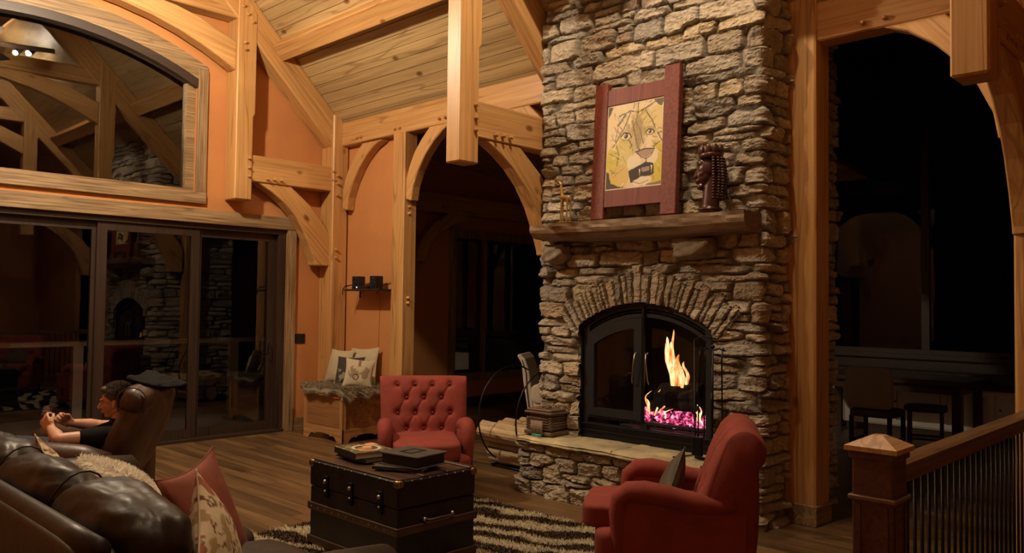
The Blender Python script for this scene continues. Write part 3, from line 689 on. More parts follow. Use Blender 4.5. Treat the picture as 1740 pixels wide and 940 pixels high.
# hearth base
u2, xy2, nr2 = wrap([(5.5, 4.83), (5.13, 4.83), (5.11, 3.02), (5.5, 3.02)], .009)
nr2 = -nr2 if nr2[len(nr2)//2][0] > 0 else nr2
zs2 = np.arange(-.005, .425, .009)
U, Z, H, C = stone_field(u2, zs2, 31, amp=.035, rows=(.075, .15), widths=(.13, .34), split=.12, rough=1.3)
v2 = np.stack([xy2[:, 0][:, None]+nr2[:, 0][:, None]*H, xy2[:, 1][:, None]+nr2[:, 1][:, None]*H, Z], 2).reshape(-1, 3)
mk('hearth_base', v2-fo, gridfaces(len(u2), len(zs2)), 'stone', FP, False, colors=(C*1.08).reshape(-1, 3))
# hearth slab: irregular sandstone edge
def slab(name, y0, y1, x0, x1, z0, z1, seed, parent):
    ys = np.linspace(y0, y1, 90); xs_ = np.linspace(0, 1, 26); Yg, Tg = np.meshgrid(ys, xs_, indexing='ij')
    edge = x0+.03*fbm(ys*3, ys*0, seed)+.014*fbm(ys*14, ys*0, seed+1); ends = 1
    Xg = edge[:, None]*(1-Tg)+x1*Tg
    Zt = z1+.006*fbm(Xg*7, Yg*7, seed+2)+.004*np.round(2*fbm(Xg*4, Yg*3, seed+3))
    drop = np.clip(1-Tg*26/2.2, 0, 1); Zt = Zt-.02*drop**1.5
    top = np.stack([Xg, Yg, Zt], 2).reshape(-1, 3)
    rag = .02*np.abs(fbm(ys*10, ys*0+3, seed+6))
    fr = []
    for k in range(5):
        f = k/4; fr.append(np.stack([edge-.002+.012*math.sin(f*7+1)+rag*f+.006*fbm(ys*25, ys*0+k, seed+7), ys, (z1-.02)*(1-f)+(z0+rag*.4)*f], 1))
    front = np.stack(fr, 1).reshape(-1, 3)
    v = np.concatenate([top, front, [[x0, y0, z0], [x1, y0, z0], [x1, y0, z1], [x0, y0, z1], [x0, y1, z0], [x1, y1, z0], [x1, y1, z1], [x0, y1, z1]]])
    f1 = gridfaces(90, 26); f2 = gridfaces(90, 5)+len(top); k = len(top)+len(front)
    f = f1.tolist()+f2.tolist()+[[k, k+1, k+2, k+3], [k+4, k+5, k+6, k+7], [k, k+1, k+5, k+4]]
    tcol = np.array((.42, .36, .23)); n_ = fbm(v[:, 0]*5+seed, v[:, 1]*3, seed+8); c = tcol*(1+.35*n_[:, None])*np.array([1, 1, 1])+np.clip(n_, 0, 1)[:, None]*np.array([.05, .03, -.02])
    return mk(name, v, f, 'slab', parent, True, colors=c)
for k, (a, c_, x0, z1) in enumerate(((3.80, 4.81, 5.06, .478), (3.01, 3.79, 5.035, .484))):
    o = slab('hearth_slab', a-OY, c_-OY, x0-FX, 5.52-FX, .425, z1, 5+k, FP)
# mantel beam with hewn, waney edge
ys = np.linspace(2.77, 4.80, 70); prof = [(0, .0), (.02, -.015), (.06, -.02), (.18, -.02), (.25, -.018), (.27, -.01)]
rg = np.random.default_rng(2); vs = []; NP = 22
for i, y in enumerate(ys):
    s = (y-2.77)/2.03
    hgt = .135+.03*math.sin(s*3.0+.4)-.02*(s > .93)*((s-.93)/.07); dep = .30-.03*math.cos(s*5)
    wn_ = .02*float(fbm(np.array([y*4]), np.array([.5]), 3)[0]); top = 2.283+.018*(1-s)*0
    sec = []
    for k in range(NP):
        a = k/NP*4
        if a < 1: p = (1-a*2*1, -1)      # bottom going to the front
        if a < 1: p = (a, 0)
        elif a < 2: p = (1, a-1)
        elif a < 3: p = (3-a, 1)
        else: p = (0, 4-a)
        X0 = p[0]; Z0 = p[1]
        # chamfered lower front edge
        cut = max(0, X0-.0)*max(0, .55-Z0); Xr = X0*(1-.28*max(0, .5-Z0)*1.4)
        nn = float(fbm(np.array([y*7+k*.3]), np.array([k*.9]), 8)[0])*.012
        sec.append((FX+.02-(dep*Xr)+(-nn-wn_*.6 if X0 > .5 else 0), y, top-hgt*(1-Z0)+(nn*.8 if 0 < Z0 < 1 or Z0 == 0 else nn*.12)))
    vs += sec
fs = [(i*NP+k, i*NP+(k+1) % NP, (i+1)*NP+(k+1) % NP, (i+1)*NP+k) for i in range(len(ys)-1) for k in range(NP)]
fs += [tuple(range(NP))[::-1], tuple((len(ys)-1)*NP+k for k in range(NP))]
mo = mk('mantel_shelf', vs, fs, 'mantel', None, False, frame=Matrix.Translation((5.3, 3.79, 2.2)) @ Matrix.Rotation(PI/2, 4, 'Z'))
bm = bmesh.new(); bm.from_mesh(mo.data); bmesh.ops.recalc_face_normals(bm, faces=bm.faces); bm.to_mesh(mo.data); bm.free()
tag(mo, 'thick rough hewn wooden mantel beam on the stone fireplace', 'mantel')

# ================================================================== LAMPS
def fan(label, loc, glow='lamp'):
    t = thing('ceiling_fan', label, 'ceiling fan', loc, 0, 'ceiling fans on long rods')
    bm = bmesh.new(); lathe(bm, [(.02, .16), (.09, .15), (.14, .10), (.15, .04), (.12, 0), (.07, -.02)], 20); frombm('motor', bm, 'iron', t, True)
    tube('rod', [(0, 0, .12), (0, 0, RZ-XC-loc[2]-.02)], .014, 'iron', t)
    bm = bmesh.new(); bmesh.ops.create_icosphere(bm, subdivisions=2, radius=.085, matrix=Matrix.Translation((0, 0, -.075)) @ Matrix.Diagonal((1, 1, .75, 1))); frombm('lamp_globe', bm, glow, t, True)
    for k in range(5):
        mx = Matrix.Rotation(2*PI*k/5+.3, 4, 'Z') @ Matrix.Rotation(math.radians(10), 4, 'X')
        bm = bmesh.new(); addbox(bm, (.20, -.06, .05), (.80, .06, .058), .002, 1, mx); addbox(bm, (.1, -.015, .045), (.24, .015, .055), 0, 1, mx); frombm('blade', bm, 'darkwood', t)
    return t
fan('lit ceiling fan over the seating, seen only reflected in the arched window', (2.45, 6.9, 4.62))
fan('lit ceiling fan in the nearer bay, out of the picture above the camera', (2.45, 3.0, 4.62), 'lamp2')
for k, (sx, y) in enumerate(((4.06, 3.25), (3.98, 2.82))):
    t = thing('spot_lamp', ('bright spot lamp' if k == 0 else 'dimmer spot lamp')+' on the roof boards, seen reflected in the arched window', 'lamp', (sx, y, RZ-sx))
    mx = Matrix.Rotation(math.radians(45), 4, 'Y')
    bm = bmesh.new(); lathe(bm, [(.05, -.14), (.055, -.13), (.045, -.03), (.02, 0)], 16, mx); frombm('housing', bm, 'iron', t, True)
    bm = bmesh.new(); bmesh.ops.create_icosphere(bm, subdivisions=2, radius=.038, matrix=mx @ Matrix.Translation((0, 0, -.155))); frombm('bulb', bm, 'spot', t, True)

# ================================================================== FIREBOX INSERT AND FIRE
def arch2(R, z0, hw, n=22):   # closed arch outline about the opening centre, local y/z with z measured from the slab
    cz = OCZ-.48
    return [(-hw, z0), (hw, z0)]+[(y, cz+math.sqrt(R*R-y*y)) for y in np.linspace(hw, -hw, n)]
def ringarc(R0, R1, a, c, n=14):
    cz = OCZ-.48
    return [(y, cz+math.sqrt(R0*R0-y*y)) for y in np.linspace(a, c, n)]+[(y, cz+math.sqrt(R1*R1-y*y)) for y in np.linspace(c, a, n)]
FB = thing('firebox_insert', 'black iron arched double door firebox insert with a fire burning inside', 'firebox', (5.47, OY, .482))
prism('surround', arch2(1.122, .0, .640), 'YZ', 0.0, .05, 'ironflat', FB, holes=[arch2(1.005, .185, .565), ringarc(1.035, 1.075, -.56, -.02), ringarc(1.035, 1.075, .02, .56),
      [(-.57, .125), (-.03, .125), (-.03, .165), (-.57, .165)], [(.03, .125), (.57, .125), (.57, .165), (.03, .165)]])
prism('outer_rim', arch2(1.122, .0, .640), 'YZ', -.02, .0, 'iron', FB, holes=[arch2(1.10, -.001+.02, .62)])
box('lower_ledge', (-.03, -.63, .105), (.0, .63, .118), 'iron', FB, bev=.002); box('lower_ledge', (-.022, -.63, .055), (.0, .63, .064), 'iron', FB, bev=.002)
box('centre_bar', (-.018, -.014, .185), (.0, .014, 1.125), 'iron', FB, bev=.003)
prism('louvre', ringarc(1.05, 1.06, -.56, .56), 'YZ', .01, .03, 'iron', FB)
for s in (-1, 1):
    a = .008; cz = OCZ-.48
    def half(R, z0, i, o, n=12): return [(s*i, z0), (s*o, z0)]+[(s*y, cz+math.sqrt(R*R-y*y)) for y in np.linspace(o, i, n)]
    dr = prism('door', half(1.0, .19, a, .56), 'YZ', -.022, .012, 'ironflat', FB, holes=[half(.915, .255, .085, .495)], bev=.0)
    prism('glass', half(.925, .245, .075, .505), 'YZ', .0, .003, 'fireglass', dr)
    tubes('handle', [([(-.022, s*.05, .74), (-.05, s*.052, .73), (-.062, s*.06, .66), (-.058, s*.075, .52), (-.045, s*.08, .49)], .006)], 'steel', dr)
bm = bmesh.new()     # open box of the firebox
q = [(.05, -.60, .02), (.05, .60, .02), (.05, .60, 1.13), (.05, -.60, 1.13), (.60, -.42, .02), (.60, .42, .02), (.60, .42, 1.0), (.60, -.42, 1.0)]
vv = [bm.verts.new(p) for p in q]
for f in ((0, 1, 5, 4), (1, 2, 6, 5), (2, 3, 7, 6), (3, 0, 4, 7), (4, 5, 6, 7)): bm.faces.new([vv[i] for i in f])
frombm('firebrick_box', bm, 'soot', FB)
tubes('grate', [([(.18, y, .17), (.2, y, .13), (.46, y, .13), (.48, y, .2)], .009) for y in np.arange(-.36, .37, .06)]+[([(.22, -.4, .12), (.22, .4, .12)], .01), ([(.44, -.4, .12), (.44, .4, .12)], .01)], 'charred', FB)
def logm(name, p0, p1, r, mat, label=None, cat=None, group=None, seed=1, parent=None):
    p0 = Vector(p0); p1 = Vector(p1); d = p1-p0; c = (p0+p1)/2; Lh = d.length/2; n1, n2 = 30, 26; vs = []
    for i in range(n1):
        x = -Lh+2*Lh*i/(n1-1)
        for k in range(n2):
            a = 2*PI*k/n2; rr2 = r*(1+.16*math.sin(a*2+seed)+.10*math.sin(a*5+seed*2))*(1+.05*float(fbm(np.array([x*9+seed]), np.array([a*1.7]), seed)[0])*2)
            vs.append((x, rr2*math.cos(a), rr2*math.sin(a)))
    fs = [(i*n2+k, i*n2+(k+1) % n2, (i+1)*n2+(k+1) % n2, (i+1)*n2+k) for i in range(n1-1) for k in range(n2)]+[tuple(range(n2))[::-1], tuple((n1-1)*n2+k for k in range(n2))]
    o = mk(name, vs, fs, mat, parent); q = Vector((1, 0, 0)).rotation_difference(d.normalized()); o.rotation_mode = 'QUATERNION'; o.rotation_quaternion = q; o.location = c
    tag(o, label, cat, group); return o
logm('burning_log', (5.74, 3.42, .865), (5.76, 3.82, .845), .105, 'charred', 'thick charred log on top of the fire behind the right glass door', 'log', seed=3)
logm('burning_log', (5.86, 3.40, .73), (5.84, 4.02, .72), .07, 'charred', 'charred log at the back of the grate, below the thick one', 'log', seed=5)
logm('burning_log', (5.68, 4.08, .69), (5.76, 4.28, .67), .035, 'charred', 'small charred log end behind the left glass door', 'log', seed=8)
def embers():
    bm = bmesh.new(); rg = np.random.default_rng(3)
    for k in range(170):
        y = rg.uniform(3.34, 4.02); x = rg.uniform(5.62, 5.9); z = .635+rg.uniform(0, .10)*(1 if k % 3 else .3); r = rg.uniform(.012, .03)
        if y > 3.98 and k % 2: continue
        mx = Matrix.Translation((x, y, z)) @ Matrix.Rotation(rg.uniform(0, 3), 4, Vector(rg.normal(size=3)).normalized()) @ Matrix.Diagonal((r*1.5, r, r*.7, 1))
        bmesh.ops.create_icosphere(bm, subdivisions=1, radius=1, matrix=mx)
    o = frombm('glowing_embers', bm, 'ember'); tag(o, 'pink glowing embers heaped under the logs behind the right glass door', 'embers', kind='stuff')
    o2 = box('ash', (5.60, 3.30, .503), (5.95, 4.15, .60), 'soot', None, bev=.02); tag(o2, 'dark ash bed under the embers', 'ash', kind='stuff')
embers()
def flames():
    """twisting tongues: closed surfaces rising from the logs"""
    bm = bmesh.new(); rg = np.random.default_rng(12)
    def tongue(x, y, z, h, w, lean, seed, n=22, m=9):
        rings = []
        for i in range(n):
            s = i/(n-1); r = w*(s+.06)**.25*(1-s)**.45*1.35; zz = z+h*s
            cx = x+.015*math.sin(s*5+seed); cy = y+lean*s+.016*math.sin(s*7+seed*2)*s*2
            rings.append([bm.verts.new((cx+r*.45*math.cos(2*PI*k/m), cy+r*math.sin(2*PI*k/m), zz)) for k in range(m)])
        for a, b_ in zip(rings, rings[1:]):
            for k in range(m): bm.faces.new((a[k], a[(k+1) % m], b_[(k+1) % m], b_[k]))
    # the tall flame: broad, leaning
    for dx, y, z, h, w, l in ((0, 3.63, .95, .36, .034, .095), (.02, 3.60, .94, .27, .026, .05), (-.02, 3.66, .95, .40, .030, .095), (.03, 3.56, .93, .22, .020, .03), (-.01, 3.58, .94, .17, .02, .01), (.01, 3.65, .97, .44, .018, .06), (0, 3.68, .96, .33, .02, .10)):
        tongue(5.73+dx, y, z, h, w, l, y*10)
    for y, z, h, w, l in ((3.90, .70, .20, .010, -.04), (3.86, .70, .17, .012, .05), (3.80, .70, .22, .010, -.03), (3.76, .69, .18, .013, -.06), (3.97, .70, .16, .009, -.05), (3.39, .70, .12, .02, .05), (3.36, .68, .17, .009, .06), (3.72, .68, .10, .012, -.06)):
        tongue(5.66, y, z, h, w, l, y*31)
    o = frombm('flames', bm, 'flame', None, True); tag(o, 'orange flames leaping above the thick log in the firebox', 'fire', kind='stuff')
flames()

# ================================================================== MANTEL OBJECTS
class Paint:
    def __init__(s, nu, nv, bg): s.nu, s.nv = nu, nv; s.a = np.tile(np.array(bg, float), (nu, nv, 1)); s.U, s.Vv = np.meshgrid(np.linspace(0, 1, nu), np.linspace(0, 1, nv), indexing='ij'); s.asp = 1.3
    def warp(s, k, seed): return s.U+k*fbm(s.U*14, s.Vv*14, seed), s.Vv+k*fbm(s.U*14, s.Vv*14, seed+5)
    def ell(s, c, r, col, al=1, rot=0, k=.02, seed=1):
        u, v = s.warp(k, seed); du = u-c[0]; dv = (v-c[1]); x = du*math.cos(rot)+dv*math.sin(rot); y = -du*math.sin(rot)+dv*math.cos(rot)
        m = np.clip((1-np.hypot(x/r[0], y/r[1]))*8, 0, 1)[..., None]*al; s.a = s.a*(1-m)+np.array(col)*m
    def poly(s, pts, col, al=1, k=.015, seed=1):
        u, v = s.warp(k, seed); ins = np.zeros(u.shape, bool); n = len(pts)
        for i in range(n):
            (x0, y0), (x1, y1) = pts[i], pts[(i+1) % n]
            if y0 == y1: continue
            c = ((y0 > v) != (y1 > v)) & (u < (x1-x0)*(v-y0)/(y1-y0)+x0); ins ^= c
        m = ins[..., None]*al; s.a = s.a*(1-m)+np.array(col)*m
    def line(s, pts, w, col, al=1, k=.01, seed=1):
        u, v = s.warp(k, seed); d = np.full(u.shape, 9.)
        for (x0, y0), (x1, y1) in zip(pts, pts[1:]):
            dx, dy = x1-x0, (y1-y0)*s.asp; t_ = np.clip(((u-x0)*dx+(v-y0)*s.asp*dy)/(dx*dx+dy*dy+1e-9), 0, 1)
            d = np.minimum(d, np.hypot(u-x0-t_*dx, (v-y0)*s.asp-t_*dy))
        m = np.clip((w-d)/(w*.5), 0, 1)[..., None]*al; s.a = s.a*(1-m)+np.array(col)*m
def lion():
    P = Paint(150, 200, (.74, .62, .40)); D = (.045, .03, .02); Yw = (.62, .50, .05); CR = (.80, .70, .50); TN = (.50, .38, .19)
    P.a *= (1+.12*fbm(P.U*8, P.Vv*8, 3))[..., None]
    P.ell((.12, .74), (.14, .30), Yw, .9, seed=2); P.ell((.25, .85), (.20, .16), (.66, .48, .14), .9, seed=3); P.ell((.90, .74), (.16, .26), Yw, .95, seed=4)
    P.ell((.32, .55), (.20, .22), (.60, .50, .12), .7, seed=5); P.ell((.12, .3), (.14, .25), (.78, .62, .36), .7, seed=6); P.ell((.62, .25), (.22, .18), (.62, .50, .16), .7, seed=7); P.ell((.9, .28), (.14, .22), (.68, .54, .24), .8, seed=8)
    P.ell((.55, .38), (.15, .22), TN, .55, seed=9)
    P.poly([(0, 1), (0, .78), (.06, .80), (.10, .92), (.22, .96), (.45, 1)], D, .95, seed=10); P.poly([(0, .0), (.10, .02), (.06, .1), (.0, .14)], D, .9, seed=11); P.poly([(.80, 0), (1, 0), (.96, .1), (.86, .06)], D, .85, seed=12)
    P.poly([(.5, 1), (1, 1), (1, .95), (.75, .97)], D, .7, seed=13)
    # brows, mane strokes
    for pts, w in (([(.55, .0), (.55, .14)], .012), ([(.22, .14), (.42, .10), (.55, .13), (.72, .08), (.88, .03)], .014), ([(.42, .12), (.30, .3), (.12, .5)], .012), ([(.55, .14), (.48, .3), (.55, .48), (.62, .6)], .010), ([(.68, .12), (.80, .25), (.86, .34)], .012),
                   ([(.20, .28), (.16, .42), (.24, .6), (.20, .72)], .008), ([(.95, .5), (.84, .55), (.78, .7), (.86, .85)], .010), ([(.30, .62), (.38, .72), (.50, .72), (.62, .66)], .009), ([(.13, .60), (.3, .66)], .007), ([(.33, .14), (.2, .25)], .02), ([(.50, .2), (.60, .34), (.66, .5)], .008), ([(.46, .22), (.53, .45)], .008),
                   ([(.40, .44), (.46, .50), (.42, .55)], .010), ([(.9, .4), (.98, .5)], .012)):
        P.line(pts, w, D, .85, seed=int(w*1000)+3)
    for k in range(60):
        a = RNG.uniform(.38, .72); c_ = RNG.uniform(.15, .6); P.line([(a, c_), (a+RNG.normal(0, .03), c_+RNG.uniform(.02, .06))], .005, D, .55, seed=k)
    for k in range(230):
        a = RNG.uniform(0, 2*PI); q = RNG.uniform(.25, .62); cx_, cy_ = .56+q*.85*math.cos(a), .50+q*math.sin(a)
        if abs(cx_-.6) < .2 and .5 < cy_ < .95: continue
        c_ = [(.30, .20, .09), (.66, .56, .12), (.82, .72, .50), (.10, .07, .04), (.50, .36, .16)][int(RNG.integers(0, 5))]
        P.line([(cx_, cy_), (cx_+.06*math.cos(a+.4), cy_+.06*math.sin(a+.4))], RNG.uniform(.004, .012), c_, .7, k=.02, seed=k)
    P.ell((.57, .36), (.07, .22), (.30, .21, .12), .6, seed=31); P.ell((.36, .36), (.15, .07), (.40, .30, .12), .5, seed=32); P.ell((.76, .36), (.11, .06), (.36, .26, .12), .6, seed=33); P.ell((.36, .62), (.12, .12), (.66, .58, .22), .6, seed=34)
    # eyes
    for (x, y, s_) in ((.35, .385, .78), (.77, .375, .58)):
        P.ell((x, y), (.10*s_, .055*s_), CR, 1, seed=20, k=.005); P.ell((x, y), (.052*s_, .042*s_), D, 1, k=.003); P.ell((x-.01, y-.005), (.03*s_, .024*s_), (.55, .5, .42), .8, k=.002); P.ell((x, y), (.016*s_, .015*s_), D, 1, k=.001)
        P.line([(x-.12*s_, y+.0), (x-.04*s_, y-.055*s_), (x+.08*s_, y-.03*s_), (x+.13*s_, y+.03*s_)], .012, D, 1, k=.004); P.line([(x-.08*s_, y+.05*s_), (x+.02, y+.065*s_), (x+.10*s_, y+.04*s_)], .007, D, .9, k=.004)
    # muzzle, nose, mouth
    P.ell((.50, .70), (.13, .09), CR, 1, seed=21); P.ell((.82, .66), (.10, .11), CR, .95, seed=22); P.poly([(.55, .59), (.70, .565), (.84, .58), (.80, .635), (.72, .67), (.64, .64)], (.42, .27, .22), 1, k=.006, seed=23)
    P.line([(.53, .59), (.70, .565), (.86, .575)], .012, D, 1, k=.005); P.line([(.56, .60), (.64, .655), (.72, .68), (.80, .65), (.85, .59)], .009, D, 1, k=.005); P.line([(.72, .68), (.72, .73)], .010, D, 1, k=.004)
    P.poly([(.42, .80), (.56, .76), (.70, .72), (.84, .74), (.86, .86), (.74, .90), (.58, .93), (.46, .94)], D, 1, k=.01, seed=24)
    P.poly([(.60, .79), (.625, .79), (.62, .88)], CR, 1, k=.002); P.poly([(.80, .76), (.83, .76), (.82, .85)], CR, 1, k=.002); P.poly([(.64, .78), (.78, .77), (.78, .82), (.66, .83)], (.5, .35, .3), .7, k=.004)
    P.ell((.66, .935), (.17, .055), CR, 1, rot=-.1, seed=25); P.line([(.50, .93), (.62, .96), (.78, .93)], .006, D, .8, k=.005)
    m = ((P.U < .018) | (P.U > .982) | (P.Vv < .014) | (P.Vv > .986))[..., None]; P.a = np.where(m, np.array([.72, .64, .48]), P.a)
    return P
pf = thing('framed_painting', 'lion painting in a tall red barn wood frame leaning on the mantel', 'picture', (5.255, 3.79, 2.302)); pf.rotation_euler = (0, math.radians(3.0), 0)
o_ = Vector((0, 3.79, 2.302))
box('frame_post', (0, 4.055-3.79, 0), (.05, 4.185-3.79, 1.13), 'redwood', pf, bev=.005, axis=2); box('frame_post', (-.005, 3.365-3.79, 0), (.05, 3.505-3.79, 1.17), 'redwood', pf, bev=.005, axis=2)
box('frame_rail', (.005, 3.505-3.79, .935), (.045, 4.055-3.79, 1.07), 'redwood', pf, bev=.004, axis=1); box('frame_rail', (.005, 3.505-3.79, .095), (.045, 4.055-3.79, .235), 'redwood', pf, bev=.004, axis=1)
Pn = lion(); ys_ = .265-Pn.U*.55; zs_ = .935-Pn.Vv*.70; xs_ = np.full(ys_.shape, .012)
mk('canvas', np.stack([xs_, ys_, zs_], 2).reshape(-1, 3), gridfaces(150, 200), 'paint', pf, colors=Pn.a.reshape(-1, 3))
box('backing_board', (.014, 3.505-3.79, .235), (.03, 4.055-3.79, .935), 'redwood', pf)
# slender golden animal figurine, facing the alcove
g = thing('animal_figurine', 'slender golden long necked animal figurine on the left end of the mantel', 'figurine', (5.26, 4.46, 2.302))
blob('body', [limb((0, -.035, .205), .026, (0, .03, .215), .024), limb((0, .035, .225), .017, (0, .052, .33), .010), limb((0, .05, .325), .0135, (0, .072, .355), .013), limb((0, .075, .352), .012, (0, .092, .335), .007),
              limb((.012, .038, .20), .010, (.012, .038, .0), .006), limb((-.012, .03, .20), .010, (-.012, .045, .0), .006), limb((.012, -.035, .20), .013, (.012, -.05, .10), .007), limb((.012, -.05, .10), .007, (.012, -.042, .0), .006),
              limb((-.012, -.035, .20), .013, (-.012, -.03, .10), .007), limb((-.012, -.03, .10), .007, (-.012, -.02, 0), .006), limb((.006, .062, .362), .006, (.01, .058, .40), .003), limb((-.006, .062, .362), .006, (-.01, .058, .40), .003), limb((0, -.058, .20), .005, (0, -.068, .16), .003)], .0035, 'gold', g, 2)
box('base', (-.03, -.075, -.004), (.03, .065, .004), 'gold', g, bev=.002)
# carved bust
bs = thing('carved_bust', 'dark carved head with a crown and long beaded braids on the mantel', 'sculpture', (5.275, 3.08, 2.302), math.radians(32)); bs.scale = (1.1, 1.1, 1.08)
blob('head', [ell((0, .005, .29), (.062, .078, .085)), ell((0, .03, .235), (.05, .055, .065)), ell((0, .055, .325), (.045, .032, .035)), limb((0, .078, .285), .009, (0, .095, .235), .016), ell((.0, .082, .207), (.027, .018, .009)), ell((0, .079, .192), (.024, .017, .009)),
              ell((0, .062, .165), (.03, .026, .025)), ell((-.03, .055, .25), (.02, .02, .022)), ell((.03, .055, .25), (.02, .02, .022)), limb((0, -.01, .24), .045, (0, 0, .0), .062), ell((0, 0, .01), (.075, .085, .018)), ell((-.03, .068, .275), (.014, .012, .008)), ell((.03, .068, .275), (.014, .012, .008))], .005, 'bronze', bs, 1)
bm = bmesh.new()
lathe(bm, [(.068, .355), (.078, .362), (.080, .385), (.074, .392), (.060, .39)], 24, Matrix.Translation((0, -.005, 0)))
for k in range(9):
    a = 2*PI*k/9; bmesh.ops.create_uvsphere(bm, u_segments=10, v_segments=8, radius=1, matrix=Matrix.Translation((.066*math.cos(a), -.005+.072*math.sin(a), .412)) @ Matrix.Rotation(a, 4, 'Z') @ Matrix.Diagonal((.014, .026, .038, 1)))
bmesh.ops.create_uvsphere(bm, u_segments=16, v_segments=10, radius=1, matrix=Matrix.Translation((0, -.005, .395)) @ Matrix.Diagonal((.06, .066, .05, 1)))
frombm('crown', bm, 'bronze', bs, True)
for k, a in enumerate(np.linspace(math.radians(188), math.radians(360), 9)):
    bm = bmesh.new(); n_ = 15
    for j in range(n_):
        s_ = j/(n_-1); z = .352-s_*.27; R_ = .074+.014*math.sin(s_*PI); bmesh.ops.create_uvsphere(bm, u_segments=8, v_segments=6, radius=1, matrix=Matrix.Translation((R_*math.cos(a), -.005+R_*1.12*math.sin(a), z)) @ Matrix.Diagonal((.0125, .0125, .0098, 1)))
    frombm('braid', bm, 'bronze', bs, True)

# ================================================================== THINGS ON AND BESIDE THE HEARTH
cb = thing('cabin_box', 'small brown wooden box with lid and log trim on the hearth', 'box', (5.29, 4.67, .482)); cb.scale = (1.2, 1.2, 1.2)
box('body', (-.075, -.105, .03), (.075, .105, .15), 'cabin', cb, bev=.003, axis=1)
tubes('log_course', [([(-.078, -.12, z), (-.078, .12, z)], .009) for z in (.045, .063, .081, .099, .117)]+[([(-.09, -.108, z+.009), (.09, -.108, z+.009)], .009) for z in (.045, .063, .081, .099, .117)]+[([(-.09, .108, z+.009), (.09, .108, z+.009)], .009) for z in (.045, .063, .081, .099)], 'cabin', cb)
box('lid', (-.10, -.13, .15), (.10, .13, .168), 'cabin', cb, bev=.004, axis=1); box('lid', (-.085, -.115, .168), (.085, .115, .185), 'cabin', cb, bev=.006, axis=1); box('base', (-.10, -.13, .004), (.10, .13, .03), 'cabin', cb, bev=.004, axis=1)
for x in (-.085, .07):
    for y in (-.12, .10): box('foot', (x, y, 0), (x+.02, y+.02, .03), 'cabin', cb)
tubes('log_bundle', [([(-.112-.0*k, -.05+.018*k, .008), (-.112, -.05+.018*k, .105)], .0095) for k in range(6)], plain('pale_twigs', (.26, .19, .13), .7), cb)
rock('lid_knob', (0, -.0, .195), (.02, .035, .014), 4, cb, (.1, .06, .04), mat='cabin')
lt = tube('lighter', [(5.105, 4.57, .497), (5.11, 4.67, .497)], .010, 'teal', None, 8); tag(lt, 'small teal lighter lying on the hearth before the wooden box', 'lighter')
# fireplace tools standing right of the insert
ft = thing('fire_tool_stand', 'black iron fireplace tool stand right of the firebox', 'fire tools', (5.25, 3.04, .484))
tubes('stand', [([(0, 0, .01), (0, 0, .80)], .008), ([(0, -.10, .80), (0, -.05, .815), (0, 0, .80), (0, .05, .815), (0, .10, .80)], .006), ([(0, -.14, .012), (0, .14, .012)], .009), ([(-.1, 0, .012), (.1, 0, .012)], .009)], 'iron', ft)
bm = bmesh.new(); bmesh.ops.create_uvsphere(bm, u_segments=10, v_segments=8, radius=.016, matrix=Matrix.Translation((0, 0, .825))); frombm('finial', bm, 'iron', ft, True)
for k, (y, l) in enumerate(((-.09, 'brush'), (.09, 'shovel'), (.045, 'poker'))):
    tl = tubes(l, [([(-.02, y, .80), (-.03, y, .74), (-.03, y*1.1, .16)], .0055), ([(-.02, y, .80), (-.012, y, .82), (0, y, .815)], .005)], 'iron', ft)
    if l == 'shovel': box('blade', (-.05, y*1.1-.045, .03), (-.03, y*1.1+.045, .17), 'iron', tl, bev=.006)
    if l == 'brush': bm = bmesh.new(); lathe(bm, [(.012, .17), (.03, .14), (.038, .05), (.03, .045)], 10, Matrix.Translation((-.03, y*1.1, 0))); frombm('bristles', bm, 'charcoal', tl)
pk = tubes('fire_poker', [([(5.40, 3.10, 1.36), (5.385, 3.20, 1.38), (5.375, 3.27, 1.35)], .006), ([(5.375, 3.27, 1.35), (5.34, 3.235, .60), (5.30, 3.23, .50), (5.22, 3.27, .492), (5.14, 3.30, .494)], .006)], 'iron', None)
tag(pk, 'black iron hooked poker leaning in front of the right firebox door', 'poker')
# hoop firewood rack with logs
rk = thing('firewood_rack', 'black hoop firewood rack on the floor left of the hearth', 'log rack', (5.95, 5.45, 0))
def hoop(y, c=.50, R=.48): return [(R*math.cos(a)*1.0, y, c+R*math.sin(a)) for a in np.linspace(math.radians(62), math.radians(398), 30)]
tubes('hoop', [(hoop(-.24), .008)], 'iron', rk); tubes('hoop', [(hoop(.26), .008)], 'iron', rk)
tubes('foot', [([(-.26, -.26, .012), (-.26, .28, .012)], .012), ([(.26, -.26, .012), (.26, .28, .012)], .012), ([(-.3, -.24, .03), (.3, -.24, .03)], .010), ([(-.3, .26, .03), (.3, .26, .03)], .010), ([(-.34, -.24, .2), (-.34, .26, .2)], .008)], 'iron', rk)
for k, (x0, y0, z0, x1, y1, z1, r, l) in enumerate(((5.68, 5.04, .33, 5.72, 5.86, .335, .105, 'thick split log on top of the rack, nearest the red tufted chair'), (5.92, 5.06, .34, 5.95, 5.84, .34, .10, 'split log on top of the rack, behind the foremost log'), (6.14, 5.08, .33, 6.16, 5.80, .32, .10, 'split log at the back of the rack top'), (5.74, 5.02, .14, 5.78, 5.82, .14, .09, 'round log low in the rack, below the foremost log'), (5.96, 5.06, .135, 5.98, 5.84, .135, .095, 'log low in the rack under the middle log'))):
    logm('firewood_log', (x0, y0, z0), (x1, y1, z1), r, 'log', l, 'log', 'firewood in the hoop rack', seed=k+1)

